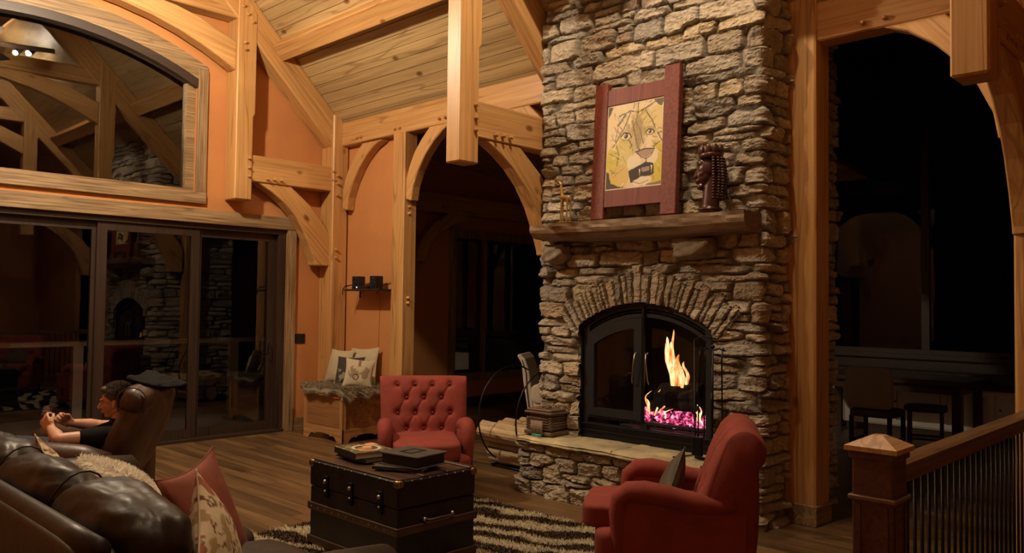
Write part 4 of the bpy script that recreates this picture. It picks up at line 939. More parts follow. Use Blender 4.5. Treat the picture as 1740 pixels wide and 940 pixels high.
# ================================================================== SOFT THINGS
def soft(name, c, half, mat, parent=None, e=3.2, rot=None, wr=.0, wf=3.0, seed=1, sub=16, smooth=True, taper=0):
    bm = bmesh.new(); bmesh.ops.create_cube(bm, size=2); bmesh.ops.subdivide_edges(bm, edges=bm.edges[:], cuts=sub, use_grid_fill=True)
    P = np.array([v.co[:] for v in bm.verts]); L_ = (np.abs(P)**e).sum(1)**(1/e); Q = P/L_[:, None]
    h = np.array(half, float); R = Q*h
    if wr:
        f = wf; n_ = fbm(R[:, 0]*f*3+seed*3.1, R[:, 1]*f+R[:, 2]*f*2.2, seed)+.7*fbm(R[:, 1]*f*3+1.7*R[:, 0]*f, R[:, 2]*f*3+seed, seed+3)
        R = R*(1+0*n_[:, None])+Q*(n_*wr)[:, None]
    if taper: R[:, :2] *= (1+taper*(R[:, 2]/h[2]))[:, None]
    for v, p in zip(bm.verts, R): v.co = p
    fr = Matrix.Translation(c) @ (rot.to_4x4() if rot is not None else Matrix.Identity(4))
    o = frombm(name, bm, mat, parent, smooth); o.matrix_local = fr; return o
def Rx(a, ax): return Matrix.Rotation(math.radians(a), 3, ax)
def pillow(name, c, w, h, th, mat, label=None, cat='pillow', group=None, rot=None, parent=None, painter=None, n=36, seed=1, ears=.10, wr=.006):
    us = np.linspace(-1, 1, n); Ug, Vg = np.meshgrid(us, us, indexing='ij')
    pin = lambda a, b_: a*(1-ears*(1-b_**2)*np.abs(a)**2)
    Xp = pin(Ug, Vg)*w/2; Yp = pin(Vg, Ug)*h/2
    T = th/2*np.clip((1-Ug**2), 0, 1)**.55*np.clip((1-Vg**2), 0, 1)**.55
    nz = wr*fbm(Ug*3+seed, Vg*3, seed); nz = nz*np.clip((1-Ug**4)*(1-Vg**4), 0, 1)
    A = np.stack([Xp, Yp, T+nz], 2).reshape(-1, 3); B = np.stack([Xp, Yp, -T+nz], 2).reshape(-1, 3)
    f = gridfaces(n, n); v = np.concatenate([A, B]); ff = np.concatenate([f, f[:, ::-1]+len(A)])
    cols = None
    if painter is not None: cA = painter((Ug+1)/2, (Vg+1)/2).reshape(-1, 3); cols = np.concatenate([cA, cA])
    o = mk(name, v, ff, mat, parent, True, colors=cols); o.matrix_local = Matrix.Translation(c) @ (rot.to_4x4() if rot is not None else Matrix.Identity(4))
    ed = [(i, 0) for i in range(n)]+[(n-1, j) for j in range(1, n)]+[(i, n-1) for i in range(n-2, -1, -1)]+[(0, j) for j in range(n-2, -1, -1)]
    tube('piping', [Vector((Xp[i, j], Yp[i, j], 0)) for i, j in ed], .0035, mat if painter is None else 'cream', o, 6)
    tag(o, label, cat, group); return o
def basis(face, up=(0, 0, 1)):
    """rotation whose local Z looks along face and local Y stays up"""
    z = Vector(face).normalized(); y = (Vector(up)-z*Vector(up).dot(z)).normalized(); x = y.cross(z); return Matrix(((x.x, y.x, z.x), (x.y, y.y, z.y), (x.z, y.z, z.z)))
def strands(name, pts, nrms, length, width, mat, parent=None, colors=None, seed=1, droop=.5, jitter=.5):
    rg = np.random.default_rng(seed); n = len(pts); d = nrms+rg.normal(0, jitter, (n, 3)); d /= np.linalg.norm(d, axis=1)[:, None]
    t_ = np.cross(d, rg.normal(size=(n, 3))); t_ /= np.linalg.norm(t_, axis=1)[:, None]
    L_ = (length*rg.uniform(.6, 1.15, n))[:, None]; mid = pts+d*L_*.55; tip = pts+d*L_+np.array([0, 0, -1])*L_*droop*.5
    v = np.stack([pts-t_*width, pts+t_*width, mid+t_*width*.8, mid-t_*width*.8, tip], 1).reshape(-1, 3); k = np.arange(n)*5
    fs = [x for a in k.tolist() for x in ((a, a+1, a+2, a+3), (a+3, a+2, a+4))]
    c = None if colors is None else np.repeat(colors, 5, axis=0)
    return mk(name, v, fs, mat, parent, True, colors=c)

def armchair(label, loc, rz, tufted=True):
    t = thing('armchair', label, 'armchair', loc, rz, 'red velvet rolled arm armchairs')
    # base
    soft('base', (.0, 0, .24), (.40, .36, .145), 'redfab', t, e=9, wr=.003)
    soft('seat_cushion', (.10, 0, .425), (.385, .272, .075), 'redfab', t, e=7, wr=.006, wf=4)
    tube('welt', [(.478, y, .375) for y in np.linspace(-.235, .235, 8)], .004, 'redfab', t)
    for s in (-1, 1):
        # side panel and rolled arm following a gentle S
        a = prism('arm', [(-.42, .10), (.22, .10), (.245, .30), (.255, .50), (.22, .56), (.05, .555), (-.2, .53), (-.42, .52)], 'XZ', s*.278, s*.375, 'redfab', t, bev=.015)
        pts = [(.235, s*.335, .20), (.25, s*.335, .34), (.26, s*.335, .47), (.25, s*.335, .545), (.20, s*.335, .588), (.12, s*.335, .594), (.0, s*.335, .577), (-.12, s*.335, .553), (-.27, s*.335, .545), (-.36, s*.33, .56)]
        tube('arm_roll', pts, [.040, .046, .052, .058, .062, .063, .062, .060, .058, .05], 'redfab', a, 18)
        for x, mm in ((.33, 'darkwood'), (-.36, 'darkwood')):
            bm = bmesh.new(); lathe(bm, [(.016, 0), (.020, .03), (.028, .10)], 10, Matrix.Translation((x, s*.31, 0))); frombm('leg', bm, mm, t, True)
        bm = bmesh.new()
        for x in np.arange(-.38, .36, .032): bmesh.ops.create_uvsphere(bm, u_segments=6, v_segments=4, radius=.006, matrix=Matrix.Translation((x, s*.388, .118)))
        frombm('nail_trim', bm, 'brass', t)
    bm = bmesh.new()
    for y in np.arange(-.33, .34, .032): bmesh.ops.create_uvsphere(bm, u_segments=6, v_segments=4, radius=.006, matrix=Matrix.Translation((.402, y, .118)))
    frombm('nail_trim', bm, 'brass', t)
    # back: closed cross-section swept across the width; the front face carries the buttons
    nw, ns = 91, 96; prof = []
    def pt(s):   # outline front bottom -> top roll -> rear bottom ; returns x,z,frontness
        if s < .52: q = s/.52; return (-.13-.105*q-.061*q*q, .40+.484*q, 1)
        if s < .74:
            q = (s-.52)/.22; a = math.radians(25)+q*math.radians(205); R_ = .115; return (-.40+R_*math.cos(a), .835+R_*math.sin(a), max(0, 1-q*2.2))
        q = (s-.74)/.26; return (-.475-.02*math.sin(q*3)+.04*q, .745-.625*q, 0)
    S = np.linspace(0, 1, ns); PT = np.array([pt(s) for s in S]); Tn = np.gradient(PT[:, :2], axis=0); Tn /= np.linalg.norm(Tn, axis=1)[:, None]; Nn = np.stack([Tn[:, 1], -Tn[:, 0]], 1)
    Yv = np.linspace(-1, 1, nw); hw = .365
    buttons = []
    arcl = np.concatenate([[0], np.cumsum(np.linalg.norm(np.diff(PT[:, :2], axis=0), axis=1))])
    rows_ = [.13, .265, .40, .52]
    for r_i, a in enumerate(rows_):
        cs = (-.225, -.075, .075, .225) if r_i % 2 else (-.15, 0, .15)
        for c_ in cs: buttons.append((c_, a))
    vs = np.zeros((nw, ns, 3))
    YY = Yv[:, None]*hw; AA = arcl[None, :]; bulge = np.zeros((nw, ns))
    if True:
        for c_, a in buttons: d = np.hypot(YY-c_, AA-a); bulge -= .030*np.exp(-(d/.026)**2)+.010*np.exp(-(d/.06)**2)
        # diagonal pleats between the buttons
        for i, (c0, a0) in enumerate(buttons):
            for c1, a1 in buttons[i+1:]:
                if .1 < math.hypot(c1-c0, a1-a0) < .175 and abs(a1-a0) > .05:
                    dx, dy = c1-c0, a1-a0; tt = np.clip(((YY-c0)*dx+(AA-a0)*dy)/(dx*dx+dy*dy), 0, 1); d = np.hypot(YY-c0-tt*dx, AA-a0-tt*dy); bulge -= .009*np.exp(-(d/.010)**2)
    fr_ = PT[:, 2][None, :]; bulge = bulge*fr_+.022*fr_*(1-np.abs(Yv[:, None])**4)
    flare = 1+.10*np.clip(arcl/.55, 0, 1)*np.clip(PT[:, 1]-.5, 0, 1)
    edge = np.sqrt(np.clip(1-np.abs(Yv)**10, 0, 1))
    ctr = np.array([np.interp(PT[:, 1], [.1, .9], [-.30, -.38]), PT[:, 1]]).T
    for j in range(ns):
        for i in range(nw):
            e_ = .80+.20*edge[i]; p = PT[j, :2]*e_+ctr[j]*(1-e_)
            p = p+Nn[j]*bulge[i, j]
            vs[i, j] = (p[0], Yv[i]*hw*flare[j], p[1])
    f = gridfaces(nw, ns).tolist(); last = (nw-1)*ns
    v = vs.reshape(-1, 3); f += [list(range(ns)), [last+k for k in range(ns)][::-1]]
    f += [[i*ns, i*ns+ns-1, (i+1)*ns+ns-1, (i+1)*ns] for i in range(nw-1)]
    bk = mk('backrest', v, f, 'redfab', t, True); bm = bmesh.new(); bm.from_mesh(bk.data); bmesh.ops.recalc_face_normals(bm, faces=bm.faces); bm.to_mesh(bk.data); bm.free()
    for c_, a in buttons:
        j = int(np.argmin(np.abs(arcl-a))); p = PT[j, :2]-Nn[j]*.006
        bm = bmesh.new(); bmesh.ops.create_uvsphere(bm, u_segments=10, v_segments=6, radius=.011, matrix=Matrix.Translation((p[0], c_, p[1]))); frombm('button', bm, 'redfab', bk, True)
    return t
armchair('red button tufted armchair facing the camera, beyond the black trunk', (4.43, 5.27, 0), math.atan2(-.80, -.60))
armchair('red armchair seen from its side, at the right in front of the hearth', (4.03, 2.61, 0), math.radians(121))
pillow('throw_pillow', (4.09, 2.64, .56), .34, .34, .13, 'olive', 'dark olive velvet pillow in the red armchair at the right', rot=basis((-.5, .83, .35)) @ Rx(38, 'Z'))

# rug
rugx0, rugx1, rugy0, rugy1 = 2.15, 4.66, 2.75, 5.16
def stripes(x, y):
    xr = x*.80+y*.25; w = xr+.16*fbm(x*1.6, y*1.6, 71, 3)+.09*fbm(x*5, y*3, 74, 3); s = np.sin(w*2*PI/.20+2.6*fbm(x*1.3+4, y*2.2, 77, 2)*2)
    return s+.8*fbm(x*5, y*5, 79, 3) > .34
rgb = np.random.default_rng(4); n = 62000
px = rgb.uniform(rugx0, rugx1, n); py = rgb.uniform(rugy0, rugy1, n)
k_ = (px-rugx0 > .0) & (rugx1-px > .05*rgb.random(n)) & (rugy1-py > .06*rgb.random(n)); px, py = px[k_], py[k_]; n = len(px)
m_ = stripes(px, py); cc = np.where(m_[:, None], np.array([.88, .80, .58]), np.array([.055, .032, .016]))*rgb.uniform(.75, 1.2, (n, 1))
rg_o = thing('zebra_rug', 'shaggy brown rug with cream zebra stripes under the black trunk', 'rug', (0, 0, 0))
box('backing', (rugx0, rugy0, .001), (rugx1-.02, rugy1-.02, .010), plain('rug_backing', (.06, .035, .018), .95), rg_o)
strands('pile', np.stack([px, py, np.full(n, .009)], 1), np.tile([0, 0, 1.0], (n, 1)), .030*np.where(m_, 1.25, .8), .0028, 'rug', rg_o, colors=cc, seed=6, jitter=.55)

# trunk
tr = thing('steamer_trunk', 'black antique steamer trunk with wooden slats used as coffee table', 'trunk', (3.27, 4.22, .012)); hx, hy = .305, .462
box('body', (-hx, -hy, 0), (hx, hy, .38), 'trunk', tr, bev=.006)
lid = box('lid', (-hx-.004, -hy-.004, .384), (hx+.004, hy+.004, .548), 'trunk', tr, bev=.008)
for x in (-.28, -.095, .095, .28): box('slat', (x-.022, -hy, .546), (x+.022, hy, .560), 'trunkw', lid, bev=.003, axis=1)
box('top_panel', (-.26, -hy+.02, .545), (.26, hy-.02, .551), 'trunkw', lid, axis=1)
for z in (.255, .04):
    for nm, lo, hi, ax in (('band', (-hx-.014, -hy-.012, z-.024), (-hx, hy+.012, z+.024), 1), ('band', (hx, -hy-.012, z-.024), (hx+.014, hy+.012, z+.024), 1), ('band', (-hx, -hy-.014, z-.024), (hx, -hy, z+.024), 0), ('band', (-hx, hy, z-.024), (hx, hy+.014, z+.024), 0)):
        box(nm, lo, hi, 'trunkw', tr, bev=.003, axis=ax)
for sx in (-1, 1):
    for sy in (-1, 1):
        for z in (.01, .53): soft('corner_cap', (sx*(hx-.012), sy*(hy-.012), z+(.012 if z < .1 else 0)), (.026, .026, .024), 'brass' if z > .1 else 'iron', tr, e=4, sub=4)
for y, tall in ((-.30, 1), (0, 0), (.27, 1)):
    lk = box('latch', (-hx-.014, y-.02, .33), (-hx-.003, y+.02, .47), 'iron', tr, bev=.003)
    bm = bmesh.new(); bmesh.ops.create_uvsphere(bm, u_segments=10, v_segments=8, radius=.014, matrix=Matrix.Translation((-hx-.016, y, .435))); bmesh.ops.create_uvsphere(bm, u_segments=8, v_segments=6, radius=.008, matrix=Matrix.Translation((-hx-.016, y, .375))); frombm('latch_knob', bm, 'steel', lk, True)
tubes('handle', [([(-.11, -hy-.006, .30), (-.09, -hy-.03, .295), (.09, -hy-.03, .295), (.11, -hy-.006, .30)], .010)], 'trunkw', tr)
bm = bmesh.new()
for x in (-.11, .11): bmesh.ops.create_uvsphere(bm, u_segments=10, v_segments=8, radius=.014, matrix=Matrix.Translation((x, -hy-.008, .30)))
for k in range(12): bmesh.ops.create_uvsphere(bm, u_segments=6, v_segments=4, radius=.004, matrix=Matrix.Translation((-hx-.015, -hy+.03+k*.078, .255)))
for k in range(9): bmesh.ops.create_uvsphere(bm, u_segments=6, v_segments=4, radius=.005, matrix=Matrix.Translation((-hx+.03+k*.068, -hy-.005, .540)))
for k in range(13): bmesh.ops.create_uvsphere(bm, u_segments=6, v_segments=4, radius=.005, matrix=Matrix.Translation((-hx-.005, -hy+.03+k*.072, .540)))
frombm('stud_trim', bm, 'steel', tr, True)
TZ = .574
def book(label, c, rz, w, d, h, cover, z, col=None, grp='books on the trunk'):
    t = thing('book', label, 'book', (c[0], c[1], z), rz, grp)
    box('pages', (-w/2+.006, -d/2+.006, .003), (w/2-.006, d/2-.006, h-.003), 'page', t)
    cv = box('cover', (-w/2, -d/2, 0), (w/2, d/2, .003), cover if isinstance(cover, str) else cover, t); box('spine', (-w/2, -d/2, .0), (-w/2+.004, d/2, h), cover, t)
    if col is None: box('cover', (-w/2, -d/2, h-.003), (w/2, d/2, h), cover, t)
    else:
        U_, V_ = np.meshgrid(np.linspace(0, 1, 60), np.linspace(0, 1, 60), indexing='ij')
        mk('cover', np.stack([(U_-.5)*w, (V_-.5)*d, np.full(U_.shape, h)], 2).reshape(-1, 3), gridfaces(60, 60), 'bookcover', t, colors=col(U_, V_).reshape(-1, 3))
    return t
def cover1(u, v):
    P = Paint(60, 60, (.05, .06, .03)); nse = (fbm(P.U*16, P.Vv*16, 5) > .02)[..., None]; P.a = np.where(nse, np.array([.22, .22, .12]), P.a)
    P.ell((.55, .5), (.36, .36), (.75, .70, .58), k=.0); P.ell((.55, .5), (.29, .29), (.10, .05, .02), k=0); P.ell((.5, .45), (.2, .14), (.60, .22, .06), k=.06, seed=3); P.ell((.62, .6), (.12, .1), (.7, .5, .3), k=.05, seed=4); P.ell((.9, .85), (.2, .15), (.75, .35, .2), k=.05)
    return P.a
A_ = math.radians(-10)
book('large cookbook face up at the bottom of the stack on the trunk', (3.26, 4.43), A_+.12, .30, .34, .022, 'black', TZ)
book('glossy cookbook with a round plate picture, topmost of the left stack', (3.22, 4.45), A_, .28, .32, .040, 'black', TZ+.0225, cover1)
book('thin dark book lying askew under the black album', (3.22, 4.02), math.radians(28), .25, .33, .018, 'charcoal', TZ)
al = thing('photo_album', 'thick black embossed album on the near end of the trunk', 'album', (3.27, 4.00, TZ+.0185), math.radians(8))
box('pages', (-.125, -.15, .006), (.125, .15, .066), 'black', al, bev=.002); box('cover', (-.14, -.165, .066), (.14, .165, .076), 'charcoal', al, bev=.003); box('cover', (-.14, -.165, 0), (.14, .165, .006), 'charcoal', al, bev=.002)
prism('embossed_frame', [(-.07, -.05), (.07, -.05), (.07, .06), (-.07, .06)], 'XY', .076, .079, 'black', al, holes=[[(-.055, -.035), (.055, -.035), (.055, .045), (-.055, .045)]])

# sofa, its back towards the camera
sf = thing('leather_sofa', 'dark brown leather sofa in the lower left corner, seen from behind', 'sofa', (1.35, 3.72, 0)); so = Vector((1.35, 3.72, 0))
soft('base', Vector((1.40, 3.72, .22))-so, (.50, 1.15, .15), 'leather', sf, e=9, wr=.004)
soft('back_frame', Vector((.93, 3.72, .455))-so, (.07, 1.13, .385), 'leather', sf, e=12)
tube('back_rail', [Vector((.925, y, .832))-so for y in np.linspace(2.63, 4.84, 10)], .042, 'leather', sf, 14)
for k, (a, c_) in enumerate(((2.62, 3.36), (3.36, 4.10), (4.10, 4.82))):
    y = (a+c_)/2; soft('back_cushion', Vector((1.10, y, .70))-so, (.14, (c_-a)/2+.005, .245), 'leather', sf, e=3.2, rot=Rx(8, 'Y'), wr=.03, wf=2.6, seed=k+3, sub=26)
    soft('seat_cushion', Vector((1.52, y, .46))-so, (.41, (c_-a)/2, .11), 'leather', sf, e=4.5, wr=.010, seed=k+9)
    if k: tube('seam', [Vector((1.10+.135*math.cos(q)+.03*math.sin(q), a+.012, .70+.235*math.sin(q)))-so for q in np.linspace(-.4, 3.5, 16)], .004, 'leather', sf)
for y in (2.49, 4.95):
    soft('arm', Vector((1.42, y, .33))-so, (.50, .11, .28), 'leather', sf, e=8, wr=.004)
    tube('arm_roll', [Vector((x, y+(0 if x < 1.9 else 0), z))-so for x, z in ((.95, .60), (1.1, .60), (1.4, .585), (1.7, .575), (1.90, .565), (1.935, .54))], [.11, .125, .128, .128, .12, .075], 'leather', sf, 20)
for x in (.95, 1.85):
    for y in (2.5, 4.94): box('foot', Vector((x-.03, y-.03, 0))-so, Vector((x+.03, y+.03, .08))-so, 'darkwood', sf)
# pillows on the sofa
fp = pillow('fur_pillow', (1.42, 3.66, .685), .62, .46, .19, 'fur', 'fluffy white fur pillow on the leather sofa', rot=basis((.85, 0, .5)))
nf = 15000; rgf = np.random.default_rng(8); uu_ = rgf.uniform(-1, 1, (nf, 2)); sg = rgf.choice([-1, 1], nf)
T = .10*np.clip(1-uu_[:, 0]**2, 0, 1)**.55*np.clip(1-uu_[:, 1]**2, 0, 1)**.55
pts = np.stack([uu_[:, 0]*.30, uu_[:, 1]*.23, sg*T], 1); nr_ = np.stack([uu_[:, 0]*.5, uu_[:, 1]*.5, sg*(1.0)], 1); nr_ /= np.linalg.norm(nr_, axis=1)[:, None]
strands('fur', pts, nr_, .030, .0045, 'fur', fp, seed=3, jitter=.45, droop=.1)
pillow('throw_pillow', (1.58, 3.28, .70), .48, .48, .13, 'redcush', 'rust red corded throw pillow between the white fur one and the arm', group='pillows on the leather sofa', rot=basis((.55, -.75, .35)) @ Rx(6, 'Z'), seed=4, ears=.16)
def chinois(u, v):
    P = Paint(36, 36, (.62, .52, .36)); f = fbm(u*7, v*7, 3, 3); g_ = fbm(u*9+5, v*9, 9, 3)
    c = np.tile(np.array([.60, .50, .33]), u.shape+(1,)); c = np.where((np.abs(f) < .06)[..., None], np.array([.14, .06, .03]), c); c = np.where((g_ > .22)[..., None], np.array([.36, .25, .10]), c); c = np.where((g_ < -.28)[..., None], np.array([.30, .10, .05]), c); return c
pillow('throw_pillow', (1.42, 2.86, .69), .42, .42, .15, 'cloth_att', 'cream pillow with dark floral print against the near sofa arm', group='pillows on the leather sofa', rot=basis((.80, -.55, .30)) @ Rx(35, 'Z'), painter=chinois, seed=6, n=60)
pillow('throw_pillow', (1.36, 4.42, .70), .36, .36, .13, 'cloth_att', 'patterned pillow corner peeking up behind the white fur pillow', group='pillows on the leather sofa', rot=basis((.85, -.2, .4)) @ Rx(35, 'Z'), painter=chinois, seed=7, n=50)

# recliner and the man
RL = (2.01, 6.11); RA = math.radians(137)
rc = thing('leather_recliner', 'brown leather recliner with rolled top and the man in it', 'recliner', (RL[0], RL[1], 0), RA)
soft('base', (.05, 0, .19), (.40, .38, .13), 'leather2', rc, e=7, wr=.004)
soft('seat_cushion', (.14, 0, .38), (.38, .27, .085), 'leather2', rc, e=3.5, wr=.012)
soft('footrest', (.78, 0, .40), (.24, .28, .06), 'leather2', rc, e=3.5, rot=Rx(-6, 'Y'), wr=.008)
box('footrest_arm', (.35, -.2, .28), (.8, -.17, .32), 'iron', rc); box('footrest_arm', (.35, .17, .28), (.8, .2, .32), 'iron', rc)
for s in (-1, 1):
    soft('arm', (.06, s*.38, .36), (.42, .10, .24), 'leather2', rc, e=6, wr=.004)
    tube('arm_roll', [(-.36, s*.39, .53), (-.2, s*.39, .555), (.1, s*.39, .575), (.38, s*.39, .575), (.46, s*.39, .55), (.47, s*.39, .50)], [.07, .095, .10, .10, .085, .05], 'leather2', rc, 18)
soft('backrest', (-.37, 0, .64), (.115, .29, .35), 'leather2', rc, e=3.6, rot=Rx(-24, 'Y'), wr=.014, sub=22)
soft('headrest', (-.46, 0, .91), (.115, .295, .115), 'leather2', rc, e=3.0, rot=Rx(-20, 'Y'), wr=.012, sub=20)
for s in (-1, 1): tube('welt', [(-.46+.10*math.cos(a), s*.283, .91+.10*math.sin(a)) for a in np.linspace(-.6, 3.9, 20)], .005, 'leather2', rc)
jk = soft('jacket', (0, 0, 0), (.16, .26, .016), 'blackcloth', None, e=2.6, wr=.03, wf=5, seed=4, sub=24)
def rcw(x, y, z): return Matrix.Translation((RL[0], RL[1], 0)) @ Matrix.Rotation(RA, 4, 'Z') @ Vector((x, y, z))
jk.matrix_world = Matrix.Translation(rcw(-.49, -.10, 1.028)) @ Matrix.Rotation(RA, 4, 'Z') @ Matrix.Rotation(math.radians(-14), 4, 'Y'); tag(jk, 'crumpled black jacket thrown over the top of the recliner', 'jacket')
mn = thing('person', 'man in a black t-shirt slumped in the recliner, looking at a phone', 'person', (RL[0], RL[1], 0), RA)
hc = Vector((-.235, 0, .885)); HR = Matrix.Rotation(math.radians(10), 3, 'Z') @ Matrix.Rotation(math.radians(6), 3, 'Y')
def hp(x, y, z): return hc+HR @ Vector((x, y, z))
prims = [ell(hp(-.012, 0, .028), (.096, .076, .090), HR), ell(hp(.022, 0, -.030), (.066, .058, .078), HR), ell(hp(.048, 0, -.088), (.030, .032, .024), HR), limb(hp(-.02, .045, -.055), .022, hp(.045, .018, -.092), .018), limb(hp(-.02, -.045, -.055), .022, hp(.045, -.018, -.092), .018),
         limb(hp(.084, 0, .012), .008, hp(.108, 0, -.030), .0125), ell(hp(.098, .010, -.034), (.010, .008, .007), HR), ell(hp(.098, -.010, -.034), (.010, .008, .007), HR), ell(hp(.076, .028, .024), (.018, .026, .010), HR), ell(hp(.076, -.028, .024), (.018, .026, .010), HR),
         ell(hp(.086, 0, -.057), (.012, .024, .006), HR), ell(hp(.084, 0, -.068), (.012, .021, .007), HR), ell(hp(.055, .036, -.022), (.022, .018, .02), HR), ell(hp(.055, -.036, -.022), (.022, .018, .02), HR), ell(hp(.076, .030, .008), (.012, .014, .010), HR), ell(hp(.076, -.030, .008), (.012, .014, .010), HR),
         limb(hp(-.03, 0, -.05), .056, (-.275, 0, .70), .066)]
for s in (-1, 1):
    prims += [ell(hp(-.012, s*.078, -.012), (.020, .008, .031), HR), ell(hp(-.006, s*.080, -.030), (.010, .007, .013), HR)]
prims += [limb((-.27, -.12, .645), .085, (-.27, .12, .645), .085), limb((-.25, 0, .62), .125, (-.02, 0, .535), .13), limb((-.05, 0, .53), .135, (.14, 0, .50), .135)]
def arm(sh, el_, wr_, side, hand, gripdir):
    pr = [limb(sh, .062, (Vector(sh)*.5+Vector(el_)*.5), .050), limb((Vector(sh)*.5+Vector(el_)*.5), .050, el_, .040), limb(el_, .042, Vector(el_)*.65+Vector(wr_)*.35, .044), limb(Vector(el_)*.65+Vector(wr_)*.35, .044, wr_, .026)]
    w = Vector(wr_); d = (Vector(hand)-w).normalized(); g_ = Vector(gripdir); g_ = (g_-d*g_.dot(d)).normalized(); u = d.cross(g_)
    for k in range(4): pr.append(limb(w+u*(.020*(k-1.5)*.7), .016, w+d*.085+u*(.021*(k-1.5)), .0115))
    for k, ln in enumerate((.90, 1.0, .95, .78)):
        b0 = w+d*.088+u*(.021*(k-1.5)); p1 = b0+(d*.030+g_*.020)*ln; p2 = p1+(d*.004+g_*.030)*ln; p3 = p2+(-d*.016+g_*.014)*ln
        pr += [limb(b0, .0105, p1, .0095), limb(p1, .0095, p2, .0085), limb(p2, .0085, p3, .0075)]
    t0 = w+d*.028-u*side*.034; t1 = t0+d*.030-u*side*.016+g_*.018; t2 = t1+d*.028+g_*.020
    pr += [limb(w+d*.01-u*side*.012, .015, t0, .014), limb(t0, .013, t1, .0115), limb(t1, .0115, t2, .009)]
    return pr
prims += arm((-.25, .195, .665), (-.02, .335, .675), (.10, .20, .725), 1, (.165, .165, .785), (.2, -.8, .3))
prims += arm((-.25, -.195, .665), (.0, -.30, .67), (.12, -.10, .72), -1, (.175, -.02, .78), (.2, .8, .3))
for s in (-1, 1): prims += [limb((.12, s*.09, .50), .095, (.50, s*.12, .55), .062), limb((.50, s*.12, .55), .060, (.92, s*.12, .51), .040), limb((.92, s*.12, .51), .038, (.98, s*.13, .62), .030), limb((.95, s*.12, .49), .035, (.95, s*.12, .49), .035)]
blob('body', prims, .005, 'skin', mn, 1)
shp = [limb((-.27, -.12, .645), .097, (-.27, .12, .645), .097), limb((-.25, 0, .62), .138, (-.02, 0, .535), .145), limb((-.05, 0, .53), .148, (.12, 0, .50), .146), limb((-.262, 0, .70), .078, (-.27, 0, .735), .070)]
for s, sh, el_ in ((1, (-.25, .195, .665), (-.02, .335, .675)), (-1, (-.25, -.195, .665), (.0, -.30, .67))):
    a = Vector(sh); c_ = Vector(sh)*.6+Vector(el_)*.4; shp += [limb(a, .078, c_, .066)]
blob('shirt', shp, .008, 'blackcloth', mn, 2)
jn = []
for s in (-1, 1): jn += [limb((.08, s*.09, .50), .112, (.50, s*.12, .55), .078), limb((.50, s*.12, .55), .076, (.90, s*.12, .51), .056)]
blob('trousers', jn+[limb((.02, 0, .50), .14, (.12, 0, .49), .145)], .008, 'jeans', mn, 2)
for s in (-1, 1): blob('sock', [limb((.90, s*.12, .51), .048, (.955, s*.12, .50), .045), limb((.955, s*.12, .50), .045, (.99, s*.13, .66), .034)], .007, 'charcoal', mn, 1)
blob('hair', [ell(hp(-.022, 0, .042), (.100, .082, .090), HR), ell(hp(-.055, 0, .0), (.070, .078, .085), HR), ell(hp(.045, 0, .088), (.045, .060, .030), HR)]+[ell(hp(-.02+.0*s, s*.070, .035), (.04, .012, .05), HR) for s in (-1, 1)], .005, 'hair', mn, 1)
nh = 5200; rgh = np.random.default_rng(5); dirs = rgh.normal(size=(nh*3, 3)); dirs /= np.linalg.norm(dirs, axis=1)[:, None]
kk = (dirs[:, 2] > -.15-.5*(dirs[:, 0] < -.3)) & ~((dirs[:, 0] > .55) & (dirs[:, 2] < .62)) & ~((dirs[:, 0] > .0) & (dirs[:, 2] < .15)); dirs = dirs[kk][:nh]
HRn = np.array(HR); pts = (dirs*np.array([.100, .082, .090])+np.array([-.022, 0, .042])) @ HRn.T+np.array(hc); dn = (dirs+np.array([.35, 0, .15])) @ HRn.T; dn /= np.linalg.norm(dn, axis=1)[:, None]
hcol = np.where((rgh.random(len(pts)) < .35)[:, None], np.array([.16, .125, .09]), np.array([.05, .032, .02]))
strands('hair_strands', pts, dn, .022, .0012, attrmat('hair_strand', .5), mn, colors=hcol, seed=9, jitter=.45, droop=.5)
for s in (-1, 1):
    bm = bmesh.new(); bmesh.ops.create_uvsphere(bm, u_segments=10, v_segments=8, radius=.010, matrix=Matrix.Translation(hp(.080, s*.030, .010))); frombm('eye', bm, plain('eye_white', (.35, .3, .26), .3), mn, True)
ph = box('phone', (-.035, -.07, -.004), (.035, .07, .004), 'phone', None, bev=.003); ph.matrix_world = Matrix.Translation(rcw(.185, .09, .835)) @ Matrix.Rotation(RA, 4, 'Z') @ Matrix.Rotation(math.radians(70), 4, 'Y'); tag(ph, 'dark phone held up in the hands of the man', 'phone')

# ================================================================== CORNER: CHEST, SHELF
ch = thing('carved_chest', 'honey coloured wooden chest with scalloped feet in the corner', 'chest', (5.625, 8.15, 0)); cx_, cy_ = .325, .40
def scal(w, zb=.0, zt=.15):
    h = w
    return [(-h, 0), (-h+.10, 0), (-h+.13, .03), (-h+.15, .055), (-h+.20, .065), (-h+.24, .055), (-h+.27, .075), (0, .085), (h-.27, .075), (h-.24, .055), (h-.20, .065), (h-.15, .055), (h-.13, .03), (h-.10, 0), (h, 0), (h, zt), (-h, zt)]
def scal_n(w): return [(max(-w, min(w, x*w/.40 if w < .4 else x)), z) for x, z in scal(.40 if w < .4 else w)]
bd = box('body', (-cx_+.02, -cy_+.02, .12), (cx_-.0, cy_-.02, .55), 'chestp', ch, axis=1)
for x0 in (-cx_, ):
    prism('apron', scal(cy_), 'YZ', x0, x0+.02, 'chest', ch, grain=[(-.4, .1), (.4, .1)]); box('top_rail', (x0, -cy_, .50), (x0+.02, cy_, .55), 'chest', ch, axis=1)
    for y in (-cy_, cy_-.055): box('stile', (x0, y, .15), (x0+.02, y+.055, .50), 'chest', ch, axis=2)
